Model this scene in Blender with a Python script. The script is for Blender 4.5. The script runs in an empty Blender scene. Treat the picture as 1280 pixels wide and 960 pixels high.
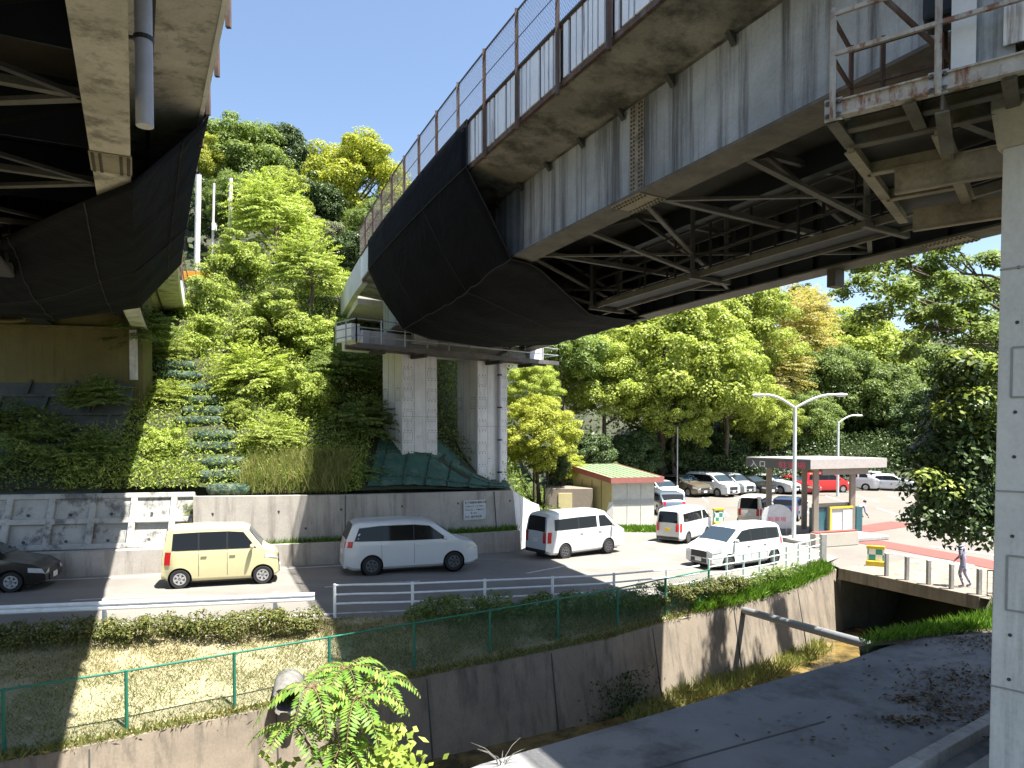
import bpy, bmesh, math, random
import numpy as np
from mathutils import Vector, Matrix, noise as mnoise
R = math.radians
rnd = random.Random(7)
scene = bpy.context.scene
col = scene.collection

# ------------------------------------------------------------------ camera
CAMZ, FPX, HOR = 4.8, 900.0, 540.0
cam_d = bpy.data.cameras.new('camera'); cam = bpy.data.objects.new('camera', cam_d); col.objects.link(cam)
cam.location = (0, 0, CAMZ); PITCH = -1.5
cam.rotation_euler = (R(90 + PITCH), 0, 0)
cam_d.sensor_width = 36; cam_d.lens = FPX / 1280 * 36
CY = HOR + FPX * math.tan(R(-PITCH))
cam_d.shift_y = (CY - 480) / 1280
cam_d.clip_end = 2000; cam_d.clip_start = 0.05
scene.camera = cam

def at(u, v, Y):                    # photo position at depth Y -> place in the world
    return Vector(((u - 640) / FPX * Y, Y, CAMZ - (v - HOR) / FPX * Y))
def gz(x):                          # the road falls gently to the right
    return -0.03 * min(max(x + 4, 0), 14)
def lerp(a, b, t): return a + (b - a) * t
def sm(t):
    t = min(max(t, 0), 1); return t * t * (3 - 2 * t)
def interp(pts, x, k=1):
    if x <= pts[0][0]:
        a, b = pts[0], pts[1]
    elif x >= pts[-1][0]:
        a, b = pts[-2], pts[-1]
    else:
        for a, b in zip(pts, pts[1:]):
            if a[0] <= x <= b[0]: break
    return a[k] + (b[k] - a[k]) * (x - a[0]) / (b[0] - a[0])

# ------------------------------------------------------------------ light
world = bpy.data.worlds.new('World'); scene.world = world; world.use_nodes = True
wn = world.node_tree; bg = wn.nodes['Background']
sky = wn.nodes.new('ShaderNodeTexSky'); sky.sky_type = 'NISHITA'; sky.sun_disc = False
SUN = Vector((0.323, -0.167, 1.0)).normalized()
el = math.asin(SUN.z); azi = math.atan2(SUN.x, SUN.y)
sky.sun_elevation = el; sky.sun_rotation = azi
sky.air_density = 1.0; sky.dust_density = 1.1; sky.ozone_density = 1.0
wn.links.new(sky.outputs[0], bg.inputs[0]); bg.inputs[1].default_value = 0.07
sd = bpy.data.lights.new('sun', 'SUN'); so = bpy.data.objects.new('sun', sd); col.objects.link(so)
sd.energy = 5.0; sd.angle = R(0.53); sd.color = (1, 0.955, 0.88)
so.rotation_euler = SUN.to_track_quat('Z', 'Y').to_euler(); so.location = (10, -5, 60)
scene.view_settings.view_transform = 'Standard'
scene.view_settings.look = 'None'; scene.view_settings.gamma = 1
scene.view_settings.exposure = 1.85
scene.render.engine = 'CYCLES'
scene.cycles.use_denoising = True
scene.cycles.max_bounces = 8; scene.cycles.diffuse_bounces = 4; scene.cycles.transparent_max_bounces = 8
scene.cycles.sample_clamp_indirect = 6
scene.cycles.caustics_reflective = False; scene.cycles.caustics_refractive = False

# ------------------------------------------------------------------ materials
def newmat(name):
    m = bpy.data.materials.new(name); m.use_nodes = True
    nt = m.node_tree; b = nt.nodes['Principled BSDF']
    return m, nt, b
def ramp(nt, src, stops):
    r = nt.nodes.new('ShaderNodeValToRGB')
    while len(r.color_ramp.elements) < len(stops): r.color_ramp.elements.new(0.5)
    for e, (p, c) in zip(r.color_ramp.elements, stops):
        e.position = p; e.color = (c, c, c, 1) if isinstance(c, (int, float)) else (*c, 1)
    nt.links.new(src, r.inputs[0]); return r.outputs[0]
def noise(nt, vec, scale, detail=6, rough=0.6, dist=0):
    n = nt.nodes.new('ShaderNodeTexNoise'); n.inputs['Scale'].default_value = scale
    n.inputs['Detail'].default_value = detail; n.inputs['Roughness'].default_value = rough
    n.inputs['Distortion'].default_value = dist
    nt.links.new(vec, n.inputs['Vector']); return n.outputs['Fac']
def coords(nt, scale=(1, 1, 1), kind='Object'):
    t = nt.nodes.new('ShaderNodeTexCoord')
    if scale == (1, 1, 1): return t.outputs[kind]
    mp = nt.nodes.new('ShaderNodeMapping'); mp.inputs['Scale'].default_value = scale
    nt.links.new(t.outputs[kind], mp.inputs[0]); return mp.outputs[0]
def mixc(nt, fac, a, b, mode='MIX'):
    x = nt.nodes.new('ShaderNodeMix'); x.data_type = 'RGBA'; x.blend_type = mode
    for sock, val in ((x.inputs[0], fac), (x.inputs[6], a), (x.inputs[7], b)):
        if isinstance(val, (int, float)): sock.default_value = val
        elif isinstance(val, tuple): sock.default_value = (*val, 1)
        else: nt.links.new(val, sock)
    return x.outputs[2]
def bump(nt, b, h, strength=0.3, dist=0.02):
    n = nt.nodes.new('ShaderNodeBump'); n.inputs['Strength'].default_value = strength
    n.inputs['Distance'].default_value = dist
    nt.links.new(h, n.inputs['Height']); nt.links.new(n.outputs[0], b.inputs['Normal'])
def stained(name, c1, c2, c3=None, scale=1.5, streak=0.6, rough=0.85, bmp=0.25, s3=(0.5, 0.75), streakscale=(5, 5, 0.35), metal=0, fine=22, wrinkle=None):
    """weathered surface: two tones in patches, dirt running down in streaks, fine grain"""
    m, nt, b = newmat(name); co = coords(nt)
    n1 = noise(nt, co, scale, 8, 0.65, 0.4)
    c = mixc(nt, ramp(nt, n1, [(0.35, 0.0), (0.65, 1.0)]), c1, c2)
    if c3 is not None:
        n2 = noise(nt, coords(nt, streakscale), 1.0, 7, 0.7)
        f = ramp(nt, n2, [(s3[0], 0.0), (s3[1], streak)])
        c = mixc(nt, f, c, c3)
    n3 = noise(nt, co, fine, 4, 0.7)
    c = mixc(nt, 0.35, c, ramp(nt, n3, [(0.3, 0.35), (0.7, 0.65)]), 'OVERLAY')
    nt.links.new(c, b.inputs['Base Color']); b.inputs['Roughness'].default_value = rough
    b.inputs['Metallic'].default_value = metal
    bump(nt, b, n3, bmp, 0.01) if not wrinkle else bump(nt, b, noise(nt, coords(nt, wrinkle), 1, 5, .6, 1.0), 0.9, 0.12)
    return m
def plain(name, c, rough=0.5, metal=0, coat=0, var=0.06, emit=None):
    m, nt, b = newmat(name)
    n = noise(nt, coords(nt), 6, 5)
    k = tuple(x * (1 - var * 2.5) for x in c)
    nt.links.new(mixc(nt, ramp(nt, n, [(0.4, 0.0), (0.7, 1.0)]), c, k), b.inputs['Base Color'])
    b.inputs['Roughness'].default_value = rough; b.inputs['Metallic'].default_value = metal
    b.inputs['Coat Weight'].default_value = coat; b.inputs['Coat Roughness'].default_value = 0.04
    return m
def leafmat(name, cols, transl=0.45, rough=0.5):
    m, nt, b = newmat(name)
    g = nt.nodes.new('ShaderNodeNewGeometry')
    n = len(cols)
    c = ramp(nt, g.outputs['Random Per Island'], [(i / max(1, n - 1), k) for i, k in enumerate(cols)])
    oi = nt.nodes.new('ShaderNodeObjectInfo')
    h = nt.nodes.new('ShaderNodeHueSaturation')
    mr = nt.nodes.new('ShaderNodeMapRange'); mr.inputs[3].default_value = 0.82; mr.inputs[4].default_value = 1.15
    nt.links.new(oi.outputs['Random'], mr.inputs[0]); nt.links.new(mr.outputs[0], h.inputs['Value'])
    nt.links.new(c, h.inputs['Color'])
    nt.links.new(h.outputs[0], b.inputs['Base Color']); b.inputs['Roughness'].default_value = rough
    b.inputs['Specular IOR Level'].default_value = 0.22
    t = nt.nodes.new('ShaderNodeBsdfTranslucent')
    nt.links.new(mixc(nt, 1.0, h.outputs[0], (1.0, 1.0, 0.55), 'MULTIPLY'), t.inputs[0])
    mx = nt.nodes.new('ShaderNodeMixShader'); mx.inputs[0].default_value = transl
    nt.links.new(b.outputs[0], mx.inputs[1]); nt.links.new(t.outputs[0], mx.inputs[2])
    nt.links.new(mx.outputs[0], nt.nodes['Material Output'].inputs[0])
    return m

M = {}
M['deck_conc'] = stained('soffit_concrete', (0.36, 0.345, 0.315), (0.20, 0.19, 0.172), (0.05, 0.047, 0.043), 0.9, 0.85, s3=(0.44, 0.62), streakscale=(1.2, 1.2, 1.2))
M['soffit_light'] = stained('pale_soffit_concrete', (0.64, 0.615, 0.57), (0.46, 0.44, 0.40), (0.17, 0.155, 0.135), 1.3, 0.85, s3=(0.50, 0.66), streakscale=(2.2, 2.2, 2.2))
M['girder'] = stained('grey_girder_paint', (0.46, 0.50, 0.53), (0.29, 0.315, 0.335), (0.08, 0.08, 0.078), 0.55, 0.88, rough=0.6, bmp=0.1, s3=(0.46, 0.62), streakscale=(3.2, 3.2, 0.13))
M['flange'] = stained('weathered_flange_paint', (0.36, 0.32, 0.25), (0.25, 0.22, 0.17), (0.10, 0.085, 0.065), 1.6, 0.8, rough=0.75, s3=(0.5, 0.7), streakscale=(2, 2, 2))
M['flange_dark'] = stained('dark_flange_paint', (0.15, 0.138, 0.118), (0.09, 0.083, 0.072), (0.05, 0.045, 0.04), 1.6, 0.8, rough=0.75, s3=(0.5, 0.7), streakscale=(2, 2, 2))  # darker copy of the weathered flange paint
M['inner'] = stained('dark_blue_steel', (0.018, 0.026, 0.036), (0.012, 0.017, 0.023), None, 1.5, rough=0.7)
M['brace'] = stained('grey_brace_paint', (0.13, 0.125, 0.115), (0.085, 0.08, 0.074), (0.05, 0.045, 0.04), 2, 0.7, rough=0.7, streakscale=(3, 3, 1))
M['brace_dark'] = stained('dark_brace_paint', (0.035, 0.034, 0.033), (0.024, 0.024, 0.024), (0.06, 0.045, 0.035), 2, 0.5, rough=0.7)
M['parapet'] = stained('pale_parapet_paint', (0.86, 0.87, 0.88), (0.72, 0.74, 0.76), (0.16, 0.11, 0.08), 0.8, 0.9, rough=0.55, s3=(0.58, 0.68), streakscale=(4.5, 4.5, 0.22))
M['rust'] = stained('rusty_steel', (0.13, 0.07, 0.045), (0.07, 0.045, 0.035), (0.28, 0.27, 0.26), 5, 0.6, rough=0.8)
M['rustwhite'] = stained('rust_speckled_white_paint', (0.50, 0.48, 0.45), (0.36, 0.33, 0.30), (0.20, 0.085, 0.045), 4, 0.95, rough=0.65, s3=(0.5, 0.6), streakscale=(6, 6, 2))
M['wire'] = plain('fence_wire', (0.10, 0.09, 0.085), 0.6, 0.3)
M['net'] = stained('black_net_cloth', (0.004, 0.0045, 0.006), (0.006, 0.0065, 0.008), (0.011, 0.010, 0.010), 0.5, 0.5, rough=0.95, s3=(0.6, 0.8), streakscale=(0.4, 0.4, 3), wrinkle=(1.1, 0.5, 1.4))
M['net'].node_tree.nodes['Principled BSDF'].inputs['Specular IOR Level'].default_value = .12
M['seam'] = plain('net_seam_cord', (0.010, 0.010, 0.011), 0.9)
M['conc'] = stained('pier_concrete', (0.66, 0.65, 0.63), (0.53, 0.525, 0.51), (0.22, 0.22, 0.21), 0.8, 0.7, s3=(0.52, 0.74), streakscale=(4, 4, 0.25))
M['conc_beige'] = stained('beige_cap_paint', (0.42, 0.39, 0.33), (0.38, 0.35, 0.30), None, 0.8, rough=0.7, bmp=0.05)
M['conc_wall'] = stained('old_wall_concrete', (0.42, 0.39, 0.35), (0.32, 0.295, 0.26), (0.12, 0.10, 0.085), 0.7, 0.75, s3=(0.50, 0.72), streakscale=(2.6, 2.6, 0.2))
M['conc_crib'] = stained('blotched_crib_concrete', (0.44, 0.43, 0.40), (0.32, 0.315, 0.29), (0.10, 0.10, 0.095), 1.1, 0.85, s3=(0.52, 0.62), streakscale=(1.6, 1.6, 1.2))
M['conc_channel'] = stained('channel_wall_concrete', (0.27, 0.225, 0.17), (0.19, 0.16, 0.125), (0.06, 0.055, 0.045), 0.9, 0.8, s3=(0.48, 0.7), streakscale=(3, 3, 0.22))
M['conc_dark'] = stained('mossy_block_concrete', (0.11, 0.12, 0.11), (0.07, 0.08, 0.07), (0.03, 0.045, 0.03), 1.2, 0.7)
M['groove_pale'] = plain('pale_joint', (0.30, 0.30, 0.295), 0.9)
M['slab_inner'] = stained('shade_dark_soffit_concrete', (0.07, 0.066, 0.06), (0.045, 0.043, 0.04), None, 0.9)  # inner slab concrete darkened, the shade between the girders put into its colour
M['groove'] = plain('dark_joint', (0.06, 0.06, 0.058), 0.9)
M['yellow_wall'] = stained('yellow_wall_paint', (0.15, 0.135, 0.045), (0.115, 0.10, 0.035), (0.05, 0.045, 0.02), 0.6, 0.6, rough=0.8)  # yellow darkened, deep shade under the deck put into the paint colour
M['slab'] = stained('slab_asphalt', (0.205, 0.206, 0.208), (0.14, 0.142, 0.146), (0.05, 0.05, 0.05), 0.45, 0.85, s3=(0.5, 0.66), streakscale=(0.9, 0.9, 0.9), fine=60, bmp=.5)
M['asphalt'] = stained('road_asphalt', (0.19, 0.177, 0.158), (0.145, 0.135, 0.121), (0.235, 0.218, 0.195), 0.35, 0.7, s3=(0.5, 0.7), streakscale=(0.15, 0.9, 1), fine=30, bmp=0.2)
M['forecourt'] = stained('sun_bleached_asphalt', (0.165, 0.15, 0.128), (0.14, 0.126, 0.108), (0.105, 0.094, 0.08), 0.3, 0.7, s3=(0.55, 0.75), streakscale=(0.25, 0.25, 1), fine=25)
M['whiteline'] = stained('worn_road_paint', (0.50, 0.50, 0.48), (0.36, 0.36, 0.34), (0.16, 0.155, 0.14), 3, 0.8, s3=(0.58, 0.64), streakscale=(3, 3, 3))
M['redpave'] = stained('red_pavement_paint', (0.26, 0.065, 0.05), (0.21, 0.055, 0.045), None, 1.2)
M['kerb'] = stained('kerb_concrete', (0.40, 0.39, 0.37), (0.30, 0.29, 0.27), (0.12, 0.11, 0.10), 2, 0.6)
M['guard'] = plain('white_guardrail_paint', (0.78, 0.79, 0.80), 0.4)
M['green_steel'] = plain('green_fence_steel', (0.02, 0.17, 0.11), 0.45)
M['pale_green'] = plain('pale_green_rail', (0.50, 0.62, 0.58), 0.45)
M['steel'] = plain('galvanised_steel', (0.42, 0.44, 0.46), 0.4, 0.5)
M['pvc'] = plain('grey_plastic_pipe', (0.46, 0.47, 0.53), 0.35)
M['darkpipe'] = plain('dark_grey_pipe', (0.20, 0.21, 0.22), 0.5)
M['black'] = plain('black_plastic', (0.018, 0.018, 0.02), 0.45)
M['white'] = plain('white_paint', (0.80, 0.81, 0.82), 0.5)
M['pole'] = stained('weathered_white_pole', (0.70, 0.68, 0.66), (0.52, 0.50, 0.48), (0.25, 0.22, 0.2), 4, 0.6)
M['orange'] = plain('orange_barrier', (0.75, 0.32, 0.03), 0.5)
M['lamp'] = plain('lamp_paint', (0.62, 0.66, 0.66), 0.4)
M['lampglass'] = plain('lamp_glass', (0.75, 0.75, 0.72), 0.2)
M['hut_side'] = stained('beige_hut_sheet', (0.60, 0.52, 0.28), (0.53, 0.46, 0.25), None, 1.5, rough=0.6, bmp=0.05)
M['hut_front'] = plain('white_hut_panel', (0.60, 0.585, 0.54), 0.6)
M['hut_band'] = plain('grey_hut_band', (0.42, 0.42, 0.42), 0.6)
M['hut_roof'] = stained('green_roof_sheet', (0.20, 0.29, 0.15), (0.16, 0.23, 0.12), (0.12, 0.13, 0.08), 1.5, 0.6, rough=0.5)
M['hut_trim'] = plain('maroon_roof_trim', (0.36, 0.13, 0.11), 0.5)
M['booth'] = plain('booth_taupe_post', (0.25, 0.21, 0.17), 0.5)
M['booth_yellow'] = plain('booth_yellow_panel', (0.65, 0.46, 0.03), 0.5)
M['canopy'] = plain('canopy_pale_metal', (0.42, 0.385, 0.36), 0.5)
M['canopy_dark'] = plain('canopy_sign_grey', (0.10, 0.10, 0.10), 0.5)
M['teal'] = plain('teal_glass_panel', (0.03, 0.10, 0.12), 0.2)
M['greyblue'] = stained('grey_blue_sheet', (0.25, 0.27, 0.31), (0.18, 0.20, 0.24), (0.40, 0.42, 0.45), 3, 0.5)
M['greyroof'] = plain('slate_grey_roof', (0.15, 0.16, 0.19), 0.6)
M['textdark'] = plain('black_lettering', (0.03, 0.03, 0.035), 0.7)
M['textwhite'] = plain('white_lettering', (0.8, 0.8, 0.8), 0.5)
M['textred'] = plain('red_lettering', (0.72, 0.10, 0.16), 0.5)
M['signface'] = plain('faded_sign_face', (0.55, 0.57, 0.58), 0.6)
M['soil'] = stained('leaf_soil', (0.10, 0.085, 0.05), (0.06, 0.055, 0.03), (0.05, 0.07, 0.025), 0.8, 0.8)
M['hill'] = stained('hill_soil', (0.035, 0.04, 0.018), (0.022, 0.028, 0.012), (0.06, 0.05, 0.03), 0.5, 0.6, s3=(0.55, 0.7), streakscale=(1, 1, 1))
M['lawn'] = stained('dry_lawn_soil', (0.31, 0.27, 0.165), (0.24, 0.21, 0.12), (0.14, 0.11, 0.06), 0.9, 0.7, s3=(0.55, 0.75), streakscale=(0.8, 0.8, 0.8), fine=40)
M['mat'] = stained('green_slope_netting', (0.045, 0.12, 0.085), (0.03, 0.08, 0.06), (0.12, 0.17, 0.13), 1.5, 0.7, s3=(0.55, 0.65), streakscale=(2, 2, 2))
M['bag'] = stained('teal_netted_bag', (0.025, 0.10, 0.06), (0.012, 0.045, 0.028), (0.15, 0.17, 0.11), 5, 0.9, s3=(0.45, 0.58), streakscale=(9, 9, 9), wrinkle=(11, 11, 11))
M['bark'] = stained('brown_bark', (0.12, 0.09, 0.065), (0.07, 0.055, 0.04), (0.03, 0.025, 0.02), 3, 0.7, streakscale=(8, 8, 1))
M['bark_pale'] = stained('pale_bark', (0.30, 0.26, 0.21), (0.20, 0.17, 0.13), (0.1, 0.08, 0.06), 3, 0.7, streakscale=(8, 8, 1))
M['twig'] = plain('brown_stem', (0.16, 0.10, 0.05), 0.7)
M['skin'] = plain('skin', (0.45, 0.28, 0.20), 0.5)
M['hair'] = plain('dark_hair', (0.02, 0.018, 0.016), 0.5)
M['hat'] = plain('pale_hat', (0.65, 0.62, 0.58), 0.7)
M['shirt'] = plain('lavender_grey_shirt', (0.36, 0.35, 0.45), 0.8)
M['trousers'] = plain('navy_trousers', (0.035, 0.035, 0.06), 0.8)
m, nt, b = newmat('patterned_cloth')
v = nt.nodes.new('ShaderNodeTexVoronoi'); v.inputs['Scale'].default_value = 9
nt.links.new(coords(nt), v.inputs['Vector'])
nt.links.new(ramp(nt, v.outputs['Distance'], [(0.25, (0.10, 0.09, 0.14)), (0.45, (0.34, 0.33, 0.42))]), b.inputs['Base Color']); b.inputs['Roughness'].default_value = 0.85
M['pattern'] = m
m, nt, b = newmat('shallow_stream_water')
n = noise(nt, coords(nt), 1.2, 6, 0.6)
nt.links.new(ramp(nt, n, [(0.35, (0.05, 0.04, 0.02)), (0.55, (0.20, 0.14, 0.05)), (0.7, (0.09, 0.08, 0.03))]), b.inputs['Base Color'])
b.inputs['Roughness'].default_value = 0.12; bump(nt, b, noise(nt, coords(nt), 7, 4), 0.25, 0.02)
M['water'] = m
m, nt, b = newmat('yellow_green_checker')
ck = nt.nodes.new('ShaderNodeTexChecker'); ck.inputs['Scale'].default_value = 4.2
ck.inputs['Color1'].default_value = (0.04, 0.25, 0.22, 1); ck.inputs['Color2'].default_value = (0.75, 0.75, 0.7, 1)
nt.links.new(coords(nt), ck.inputs['Vector']); nt.links.new(ck.outputs[0], b.inputs['Base Color'])
M['checker'] = m
M['glass'] = plain('tinted_glass', (0.008, 0.009, 0.010), 0.04, 0, 0, 0)
M['glass'].node_tree.nodes['Principled BSDF'].inputs['Specular IOR Level'].default_value = .3
M['glass_blue'] = plain('sky_blue_glass', (0.03, 0.045, 0.06), 0.05, 0, 0, 0)
M['tyre'] = plain('tyre_rubber', (0.018, 0.018, 0.019), 0.85)
M['rim'] = plain('alloy_rim', (0.55, 0.55, 0.56), 0.3, 0.7)
M['rim_dark'] = plain('dark_alloy_rim', (0.16, 0.16, 0.17), 0.35, 0.7)
M['tail'] = plain('red_tail_lens', (0.55, 0.02, 0.025), 0.15)
M['head'] = plain('clear_head_lens', (0.68, 0.70, 0.72), 0.08, 0.3)
M['plate'] = plain('white_plate', (0.75, 0.76, 0.74), 0.5)
M['plate_yellow'] = plain('yellow_plate', (0.75, 0.55, 0.05), 0.5)
M['chrome'] = plain('chrome_trim', (0.6, 0.6, 0.62), 0.15, 0.9)
M['well'] = plain('wheel_well_black', (0.01, 0.01, 0.011), 0.9)
M['drain_pipe'] = stained('lichen_pipe_concrete', (0.22, 0.21, 0.19), (0.13, 0.125, 0.115), (0.05, 0.045, 0.04), 4, 0.8)
LM = {}
LM['bright'] = leafmat('bright_yellow_green_leaf', [(0.22, 0.29, 0.05), (0.38, 0.46, 0.09), (0.53, 0.58, 0.16)])
LM['yellow'] = leafmat('golden_green_leaf', [(0.27, 0.34, 0.05), (0.44, 0.49, 0.07), (0.58, 0.57, 0.13)])
LM['mid'] = leafmat('mid_green_leaf', [(0.10, 0.155, 0.04), (0.18, 0.25, 0.065), (0.28, 0.35, 0.11)])
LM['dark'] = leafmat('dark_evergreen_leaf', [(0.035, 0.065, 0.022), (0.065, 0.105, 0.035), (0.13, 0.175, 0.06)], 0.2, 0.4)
LM['greyg'] = leafmat('grey_green_leaf', [(0.12, 0.15, 0.08), (0.20, 0.23, 0.13), (0.30, 0.30, 0.20)])
LM['bamboo'] = leafmat('straw_bamboo_leaf', [(0.36, 0.31, 0.11), (0.48, 0.40, 0.16), (0.33, 0.36, 0.10)])
LM['fresh'] = leafmat('fresh_green_leaf', [(0.19, 0.27, 0.045), (0.33, 0.41, 0.08), (0.47, 0.53, 0.15)], 0.42)
LM['shrub'] = leafmat('hedge_leaf', [(0.06, 0.08, 0.02), (0.12, 0.14, 0.03), (0.22, 0.21, 0.07)], 0.25)
LM['grass'] = leafmat('dry_grass_blade', [(0.22, 0.23, 0.09), (0.40, 0.35, 0.20), (0.50, 0.44, 0.28)], 0.3)
LM['tallgrass'] = leafmat('tall_grass_blade', [(0.12, 0.18, 0.03), (0.24, 0.26, 0.08), (0.34, 0.31, 0.13)], 0.35)
LM['green'] = leafmat('lush_grass_blade', [(0.06, 0.14, 0.015), (0.10, 0.21, 0.02), (0.17, 0.28, 0.03)], 0.35)
LM['litter'] = leafmat('fallen_leaf', [(0.05, 0.035, 0.02), (0.10, 0.065, 0.035), (0.20, 0.15, 0.09)], 0.05)
LM['fern'] = leafmat('fern_leaf', [(0.10, 0.20, 0.03), (0.16, 0.28, 0.05), (0.26, 0.34, 0.07)], 0.35)

# ------------------------------------------------------------------ mesh helper
def wmat(o):
    m = Matrix.Translation(o.location) @ o.rotation_euler.to_matrix().to_4x4()
    return m if o.parent is None else wmat(o.parent) @ m
class MB:
    def __init__(s): s.v = []; s.f = []
    def quadv(s, *p):
        i = len(s.v); s.v += [Vector(q) for q in p]; s.f.append(tuple(range(i, i + len(p)))); return s
    def box(s, c, size, rot=None):
        c = Vector(c); h = Vector(size) / 2; i = len(s.v)
        for z in (-1, 1):
            for x, y in ((-1, -1), (1, -1), (1, 1), (-1, 1)):
                p = Vector((x * h.x, y * h.y, z * h.z))
                s.v.append(c + (rot @ p if rot else p))
        for q in ((3, 2, 1, 0), (4, 5, 6, 7), (0, 1, 5, 4), (1, 2, 6, 5), (2, 3, 7, 6), (3, 0, 4, 7)):
            s.f.append(tuple(i + k for k in q))
        return s
    def bar(s, a, b, w, h=None, up=(0, 0, 1)):
        a = Vector(a); b = Vector(b); h = h or w; d = b - a
        L = d.length; d.normalize(); up = Vector(up)
        if abs(d.dot(up)) > 0.99: up = Vector((0, 1, 0))
        x = d.cross(up).normalized(); z = x.cross(d)
        rot = Matrix((x, d, z)).transposed()
        return s.box((a + b) / 2, (w, L, h), rot)
    def tube(s, pts, r, n=8, cap=True):
        pts = [Vector(p) for p in pts]; rr = r if isinstance(r, (list, tuple)) else [r] * len(pts)
        base = len(s.v); ref = None
        for i, p in enumerate(pts):
            d = (pts[min(i + 1, len(pts) - 1)] - pts[max(i - 1, 0)]).normalized()
            if ref is None: ref = d.orthogonal().normalized()
            ref = (ref - d * ref.dot(d)).normalized(); y = d.cross(ref)
            for k in range(n):
                a = 2 * math.pi * k / n
                s.v.append(p + (ref * math.cos(a) + y * math.sin(a)) * rr[i])
        for i in range(len(pts) - 1):
            for k in range(n):
                a, b = base + i * n + k, base + i * n + (k + 1) % n
                s.f.append((a, b, b + n, a + n))
        if cap:
            s.f.append(tuple(base + k for k in reversed(range(n))))
            s.f.append(tuple(base + (len(pts) - 1) * n + k for k in range(n)))
        return s
    def loft(s, secs, closed=True, cap=True):
        base = len(s.v); n = len(secs[0])
        for c in secs: s.v += [Vector(p) for p in c]
        for i in range(len(secs) - 1):
            for k in range(n if closed else n - 1):
                a, b = base + i * n + k, base + i * n + (k + 1) % n
                s.f.append((a, b, b + n, a + n))
        if closed and cap:
            s.f.append(tuple(base + k for k in reversed(range(n))))
            s.f.append(tuple(base + (len(secs) - 1) * n + k for k in range(n)))
        return s
    def prism(s, poly, z0, z1):
        return s.loft([[(*p[:2], z0) for p in poly], [(*p[:2], z1) for p in poly]])
    def lathe(s, prof, c, axis='y', n=24, closed=False):
        c = Vector(c); secs = []
        for k in range(n):
            a = 2 * math.pi * k / n; row = []
            for r, t in prof:
                ca, sa = r * math.cos(a), r * math.sin(a)
                row.append(c + (Vector((ca, t, sa)) if axis == 'y' else Vector((ca, sa, t)) if axis == 'z' else Vector((t, ca, sa))))
            secs.append(row)
        secs.append(secs[0])
        return s.loft(secs, closed=closed, cap=False)
    def sphere(s, c, r, nu=12, nv=8):
        c = Vector(c); r = Vector(r) if not isinstance(r, (int, float)) else Vector((r, r, r)); secs = []
        for j in range(nv + 1):
            b = math.pi * j / nv
            secs.append([c + Vector((r.x * math.sin(b) * math.cos(2 * math.pi * k / nu), r.y * math.sin(b) * math.sin(2 * math.pi * k / nu), -r.z * math.cos(b))) for k in range(nu)])
        return s.loft(secs, True, False)
    def build(s, name, mat, parent=None, smooth=None, world=True, bev=0):
        me = bpy.data.meshes.new(name)
        vs = s.v
        if parent is not None and world:
            inv = wmat(parent).inverted(); vs = [inv @ p for p in vs]
        me.from_pydata([tuple(p) for p in vs], [], s.f); me.materials.append(mat); me.validate()
        bm = bmesh.new(); bm.from_mesh(me); bmesh.ops.recalc_face_normals(bm, faces=bm.faces); bm.to_mesh(me); bm.free()
        if smooth is not None:
            me.shade_smooth(); me.set_sharp_from_angle(angle=R(smooth))
        o = bpy.data.objects.new(name, me); col.objects.link(o)
        if parent is not None: o.parent = parent
        if bev:
            md = o.modifiers.new('bevel', 'BEVEL'); md.width = bev; md.segments = 2; md.limit_method = 'ANGLE'
        return o
def tag(o, label=None, cat=None, group=None, kind=None):
    for k, x in (('label', label), ('category', cat), ('group', group), ('kind', kind)):
        if x: o[k] = x
    return o
def empty(name, loc, rz=0, label=None, cat=None, group=None):
    o = bpy.data.objects.new(name, None); col.objects.link(o); o.location = loc; o.rotation_euler = (0, 0, rz)
    o.empty_display_size = 0.3
    return tag(o, label, cat, group)
def kids(o): return [c for c in bpy.data.objects if c.parent == o]
def copy_tree(o, parent=None):
    c = o.copy(); col.objects.link(c)
    c.parent = parent
    for ch in kids(o): copy_tree(ch, c)
    return c
def bits(mb, name, mat, parent, per):
    for i in range(0, len(mb.f), per[1]):
        k = i // per[1]; m_ = MB(); m_.v = mb.v[k * per[0]:(k + 1) * per[0]]
        m_.f = [tuple(q - k * per[0] for q in f) for f in mb.f[i:i + per[1]]]; m_.build(name, mat, parent)
def text(s, size, name, mat, loc, xdir, zdir, parent=None, depth=0.004, squeeze=1.0, align='LEFT'):
    cu = bpy.data.curves.new(name, 'FONT'); cu.body = s; cu.size = size; cu.extrude = depth; cu.align_x = align
    t = bpy.data.objects.new('tmp_text', cu); col.objects.link(t)
    dg = bpy.context.evaluated_depsgraph_get(); me = bpy.data.meshes.new_from_object(t.evaluated_get(dg))
    bpy.data.objects.remove(t)
    x = Vector(xdir).normalized(); y = Vector(zdir).normalized(); z = x.cross(y)
    mt = Matrix.Translation(loc) @ Matrix((x, y, z)).transposed().to_4x4() @ Matrix.Diagonal((squeeze, 1, 1, 1))
    if parent is not None: mt = wmat(parent).inverted() @ mt
    me.transform(mt); me.materials.clear(); me.materials.append(mat)
    o = bpy.data.objects.new(name, me); col.objects.link(o); o.parent = parent
    return o

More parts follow.
